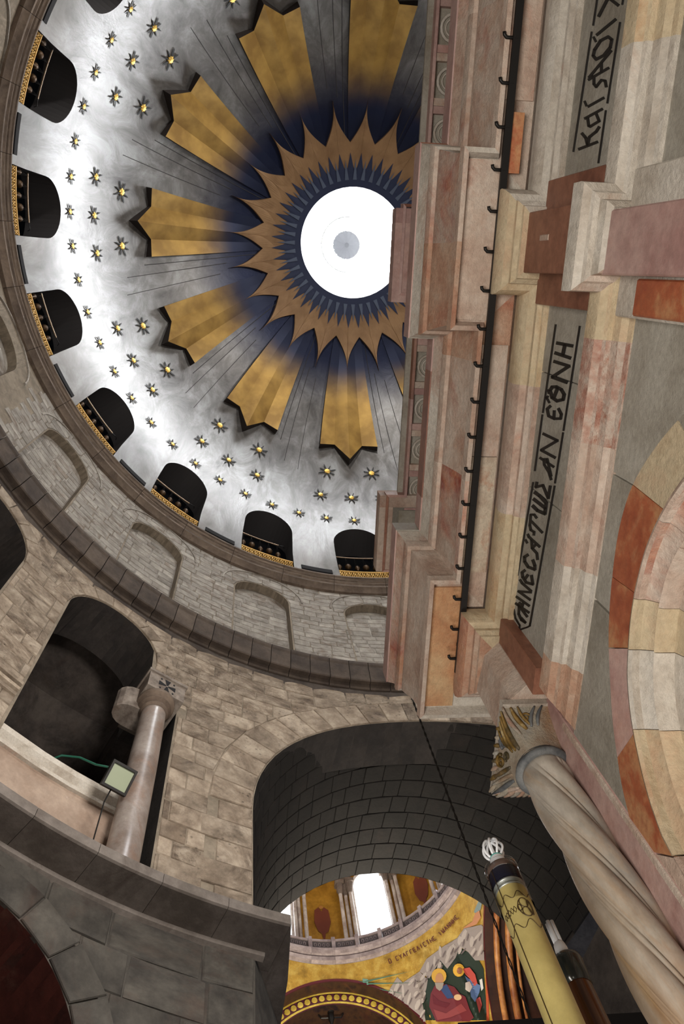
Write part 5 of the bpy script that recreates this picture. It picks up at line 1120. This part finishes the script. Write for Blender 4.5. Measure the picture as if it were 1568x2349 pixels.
for (a0_, a1_, f0_, f1_, w_, m_) in ((NW+.15, NW+.05, .25, .98, .013, m_gilt), (NW+.3, NW+.12, .35, .98, .011, m_gilt), (NW+.45, NW+.2, .45, .98, .010, m_gilt), (NORTH-.35, NW+.35, .55, .97, .010, m_gilt),
        (NW-.12, NW-.02, .45, .98, .011, m_cap), (NW-.35, NW-.15, .55, .96, .012, m_gilt), (NW-.5, NW-.3, .65, .97, .009, m_gilt), (WEST+.25, WEST+.02, .6, .96, .010, m_ring), (WEST-.0, WEST-.2, .62, .97, .010, m_ring),
        (NORTH+.2, NORTH+.55, .45, .98, .011, m_gilt), (NORTH+.4, NORTH+.66, .35, .98, .011, m_cap), (NORTH+.6, NE+.02, .3, .98, .012, m_ring), (NE+.2, NE+.05, .4, .98, .012, m_pink2), (NE+.5, NE+.2, .4, .98, .014, m_pink2)):
    leaf(a0_, a1_, f0_, f1_, w_, m_, curl=.06)
scroll(.80, NORTH-.32, .036, 1.7, .0085, 1, m_ring); scroll(.82, NORTH+.18, .038, 1.7, .009, -1, m_gilt); scroll(.62, NORTH-.05, .026, 1.5, .007, 1, m_gilt); scroll(.78, WEST+.35, .024, 1.4, .006, -1, m_gilt)
for i in range(10):
    A_ = NORTH - .5 + i*.17; leaf(A_, A_ + .05, .93, 1.0, .012, m_cap if i % 2 else m_gilt, 'leaf_tip', .02, 0, 4)
for i in range(7):
    A_ = NE + .1 + i*.16; leaf(A_, A_ + .04, .70 - .03*(i % 3), .98, .017, m_redo if i % 2 else m_cap, 'broken_leaf', .028, .04, 5)
mb = MB(); mb.lathe([(.112, 2.925+1.6), (.130, 2.932+1.6), (.136, 2.945+1.6), (.131, 2.958+1.6), (.118, 2.962+1.6), (.124, 2.975+1.6), (.112, 2.985+1.6)], (CX-2.1, -CDp), 32); mb.out('neck_ring', m_ring, shrine, True)
NZ = 130; NT = 160; rr2 = []
for i in range(NZ+1):
    h = -1.2 + 4.14*i/NZ; tw = -2*pi*h/2.2; ring = []
    for j in range(NT):
        A = 2*pi*j/NT - tw; ph = 2.5*2*pi*j/NT
        lob = abs(cos(ph)); r = (.091 + .007*(1 - (lob/.26)**2)) if lob < .26 else (.080 + .036*((lob-.26)/.74)**.5)
        if h > 2.86: r = r + (.108 - r)*min(1, (h-2.86)/.06)
        ring.append(q_(CX + r*cos(A), CDp + r*sin(A), h))
    rr2.append(ring)
mb = MB(); mb.loft(rr2); mb.out('twisted_column', m_col, shrine, True)
sbox('column_pedestal', CX-.18, CX+.18, CDp-.18, CDp+.18, -1.6, -1.2, m_cream)

# ================================================================== candles, chain, bar
def candle(name, x, d, htop, r, wax, lab, kind):
    ct = Vector((x, CAM.y - d, -1.6)); rt_ = empty(name, ct, lab, 'candle', 'tall candles before the shrine'); L = -ct; c = (x, CAM.y - d)
    mb = MB(); mb.lathe([(r*2.6, -1.6), (r*2.6, -1.55), (r*.8, -1.45), (r*.6, -.8), (r*1.2, -.7), (r*.6, -.6), (r*1.5, -.3), (r*1.5, -.26), (r*.5, -.25)], c, 24); autosmooth(mb.out('candlestick', m_brass, rt_, False, L), 40)
    body = MB(); body.lathe([(r*.97, -.27), (r*.97, htop-.10), (r*.9, htop-.085), (r*.5, htop-.083)], c, 40); w_ = autosmooth(body.out('candle_body', wax, rt_, False, L), 40)
    return rt_, L, c
m_wax = stone('yellow_wax', [(.3, (178, 160, 96)), (.6, (196, 180, 116)), (.8, (186, 166, 100))], 1.4, None, 0, .05, .45, 0, 8)
m_gl = plain('clear_glass', (235, 238, 240), .05, 0, trans=.9); m_gl.node_tree.nodes['Principled BSDF'].inputs['IOR'].default_value = 1.2
m_band = plain('navy_band', (30, 30, 44), .4)
c1, L, c = candle('candle', 2.985, .888, 2.06, .053, m_wax, 'tall yellow wax candle with a dark painted scroll and bulged white lamp on top', 0)
mb = MB(); mb.lathe([(.0560, 1.9), (.0560, 2.07), (.0575, 2.073), (.0575, 2.08), (.0555, 2.08), (.0548, 2.07)], c, 40, False); mb.out('glass_sleeve', m_clear, c1, True, L)
mb = MB(); mb.lathe([(.0525, 2.005), (.0525, 2.04), (.05, 2.046), (.02, 2.048)], c, 32); autosmooth(mb.out('dark_collar', m_band, c1, False, L), 40)
mb = MB(); mb.lathe([(.0525, 2.047), (.0535, 2.052), (.0515, 2.072), (.042, 2.076)], c, 32, False); mb.out('glass_rim', plain('smoky_glass_rim', (96, 78, 70), .2), c1, True, L)
mb = MB(); mb.lathe([(.0530, 1.962), (.0545, 1.966), (.053, 1.97)], c, 32); mb.lathe([(.0530, 1.982), (.0545, 1.986), (.053, 1.99)], c, 32); mb.out('collar_ring', plain('grey_wire_ring', (150, 154, 150), .3, .5), c1, True, L)
mb = MB(); mb.lathe([(.012, 2.05), (.022, 2.075), (.027, 2.10), (.026, 2.12), (.022, 2.128)], c, 24); lamp = autosmooth(mb.out('lamp_base', m_white, c1, False, L), 40)
mb = MB(); mb.lathe([(.0222, 2.126), (.0232, 2.129), (.0222, 2.132)], c, 24); mb.out('teal_band', plain('teal', (60, 160, 150), .5), lamp, True)
mb = MB()
for k in range(8):
    A = 2*pi*k/8; pts = []
    for t in range(9):
        f = t/8; rr_ = .010 + .026*sin(pi*min(1, f*1.02))**.7 if f < 1 else .006; A_ = A + .5*f
        pts.append((c[0] + rr_*cos(A_), c[1] + rr_*sin(A_), 2.128 + .085*f))
    mb.tube(pts, .0046, 6)
mb.out('lamp_tube', m_white, lamp, True)
def wrap(name, pts, r, wd, mat, par, cc_=c):   # painted line on the round body: points (angle, height)
    mb = MB(); P3 = [Vector((cc_[0] + r*cos(A), cc_[1] + r*sin(A), h)) for A, h in pts]; mb.tube(P3, wd, 4); return mb.out(name, mat, par, False, L)
m_scroll = plain('olive_scroll_paint', (62, 44, 18), .6)
Af = math.atan2(CAM.y - c[1], CAM.x - c[0])
wrap('painted_scroll', [(Af - 1.5 + 3*i/40, 1.915 + .012*sin(i*.55)) for i in range(41)], .0532, .0011, m_scroll, c1)
wrap('painted_scroll', [(Af - 1.5 + 3*i/40, 1.80 + .014*sin(i*.5+1)) for i in range(41)], .0532, .0011, m_scroll, c1)
for (a0_, z0_, ra, rz) in ((-.5, 1.878, .26, .018), (-.5, 1.842, .26, .018), (-.5, 1.86, .42, .036), (-.8, 1.86, .16, .03), (-.15, 1.86, .12, .012)):
    wrap('painted_scroll', [(Af - a0_ + ra*cos(t*pi/8), z0_ + rz*sin(t*pi/8)) for t in range(17)], .0533, .0013, m_scroll, c1)
for k in range(5):
    a0_ = Af - .05 - .2*k; wrap('painted_diamond', [(a0_, 1.86), (a0_-.1, 1.872), (a0_-.2, 1.86), (a0_-.1, 1.848), (a0_, 1.86)], .0533, .0011, m_scroll, c1)
wrap('candle_cord', [(Af - .62, h) for h in (-.26, .5, 1.2, 2.04)], .0545, .0012, m_scroll, c1)
m_amber = stone('amber_tube', [(.3, (44, 22, 10)), (.6, (84, 46, 18)), (.8, (56, 30, 14))], 1.0, None, 0, .0, .2, 0, 6, stretch=(9, 9, .4))
c2_, L, c2c = candle('candle', 3.205, 1.083, 1.96, .046, m_amber, 'brown glass candle tube with a straight white lamp, behind the yellow candle', 1)
mb = MB(); mb.lathe([(.047, 1.80), (.049, 1.86), (.052, 1.885), (.048, 1.905), (.04, 1.912), (.02, 1.913)], c2c, 32); mb.out('glass_collar', plain('dark_glass', (44, 48, 46), .15), c2_, True, L)
mb = MB(); mb.lathe([(.012, 1.91), (.02, 1.925), (.0225, 1.945), (.019, 1.968), (.014, 1.975)], c2c, 20); lamp = mb.out('lamp_base', m_white, c2_, True, L)
mb = MB()
for i in range(4):
    for j in (0, 1):
        x_, y_ = c2c[0] + (i % 2 - .5)*.014 , c2c[1] + (i//2 - .5)*.014
    mb.tube([(x_, y_, 1.97), (x_, y_, 2.06)], .0072, 8)
mb.out('lamp_tube', m_white, lamp, True)

ct = Vector((3.70, CAM.y - 1.10, 4.6)); chain = empty('hanging_chain', ct, 'thin twisted black chain hanging from the cornice corner across the great arch', 'chain')
for s_ in (0, 1):
    mb = MB(); pts = []
    for i in range(230):
        h = 4.6 - 3.05*i/229; A = i*.62 + s_*pi; pts.append((3.70 + .0036*cos(A), CAM.y - 1.10 + .0036*sin(A), h))
    mb.tube(pts, .0034, 4); mb.out('chain_strand', m_iron, chain, False, -ct)
lampo = MB(); lampo.lathe([(.005, 1.52), (.06, 1.47), (.075, 1.40), (.04, 1.32), (.01, 1.28)], (3.70, CAM.y-1.10), 16); lampo.out('oil_lamp', m_brass, chain, True, -ct)

_d = (fw + rt*((757-784)/1784.42) + up*((1174.5-2312)/1784.42)); _p = CAM + _d*(22.7/_d.x)
hl_ = empty('hanging_lantern', _p, 'small black lantern hanging under the medallion arch of the crossing', 'lantern')
mb = MB(); mb.lathe([(.01, _p.z+.16), (.1, _p.z+.12), (.16, _p.z+.02), (.17, _p.z-.05), (.09, _p.z-.2), (.1, _p.z-.4), (.03, _p.z-.6)], (_p.x, _p.y), 10); mb.out('lantern_body', m_iron, hl_, False, -_p)
mb = MB(); mb.tube([(_p.x, _p.y, _p.z+.14), (_p.x, _p.y, _p.z + .75)], .012, 4); mb.out('lantern_chain', m_iron, hl_, False, -_p)
for _s in (-1, 1): mb = MB(); mb.tube([(_p.x, _p.y+_s*.1, _p.z-.35), (_p.x, _p.y+_s*.32, _p.z-.35), (_p.x, _p.y+_s*.4, _p.z-.22)], .025, 5); mb.out('lantern_arm', m_iron, hl_, False, -_p)
br = empty('iron_screen', (4.3, 1.0, -1.6), 'black iron bar of a screen crossing the bottom right corner', 'screen'); Lb = -br.location
mb = MB(); mb.box((4.28, -3.0, 2.50), (4.34, 2.92, 2.575)); mb.out('top_bar', m_iron, br, False, Lb)
for y in (2.88, 1.0, -1.0, -2.95): mb = MB(); mb.box((4.285, y-.025, -1.6), (4.335, y+.025, 2.5)); mb.out('post', m_iron, br, False, Lb)

# lift the whole place so that the paving lies at zero
for o in list(S.objects):
    if o.parent is None and o.type in ('MESH', 'EMPTY'): o.location.z += GROUND
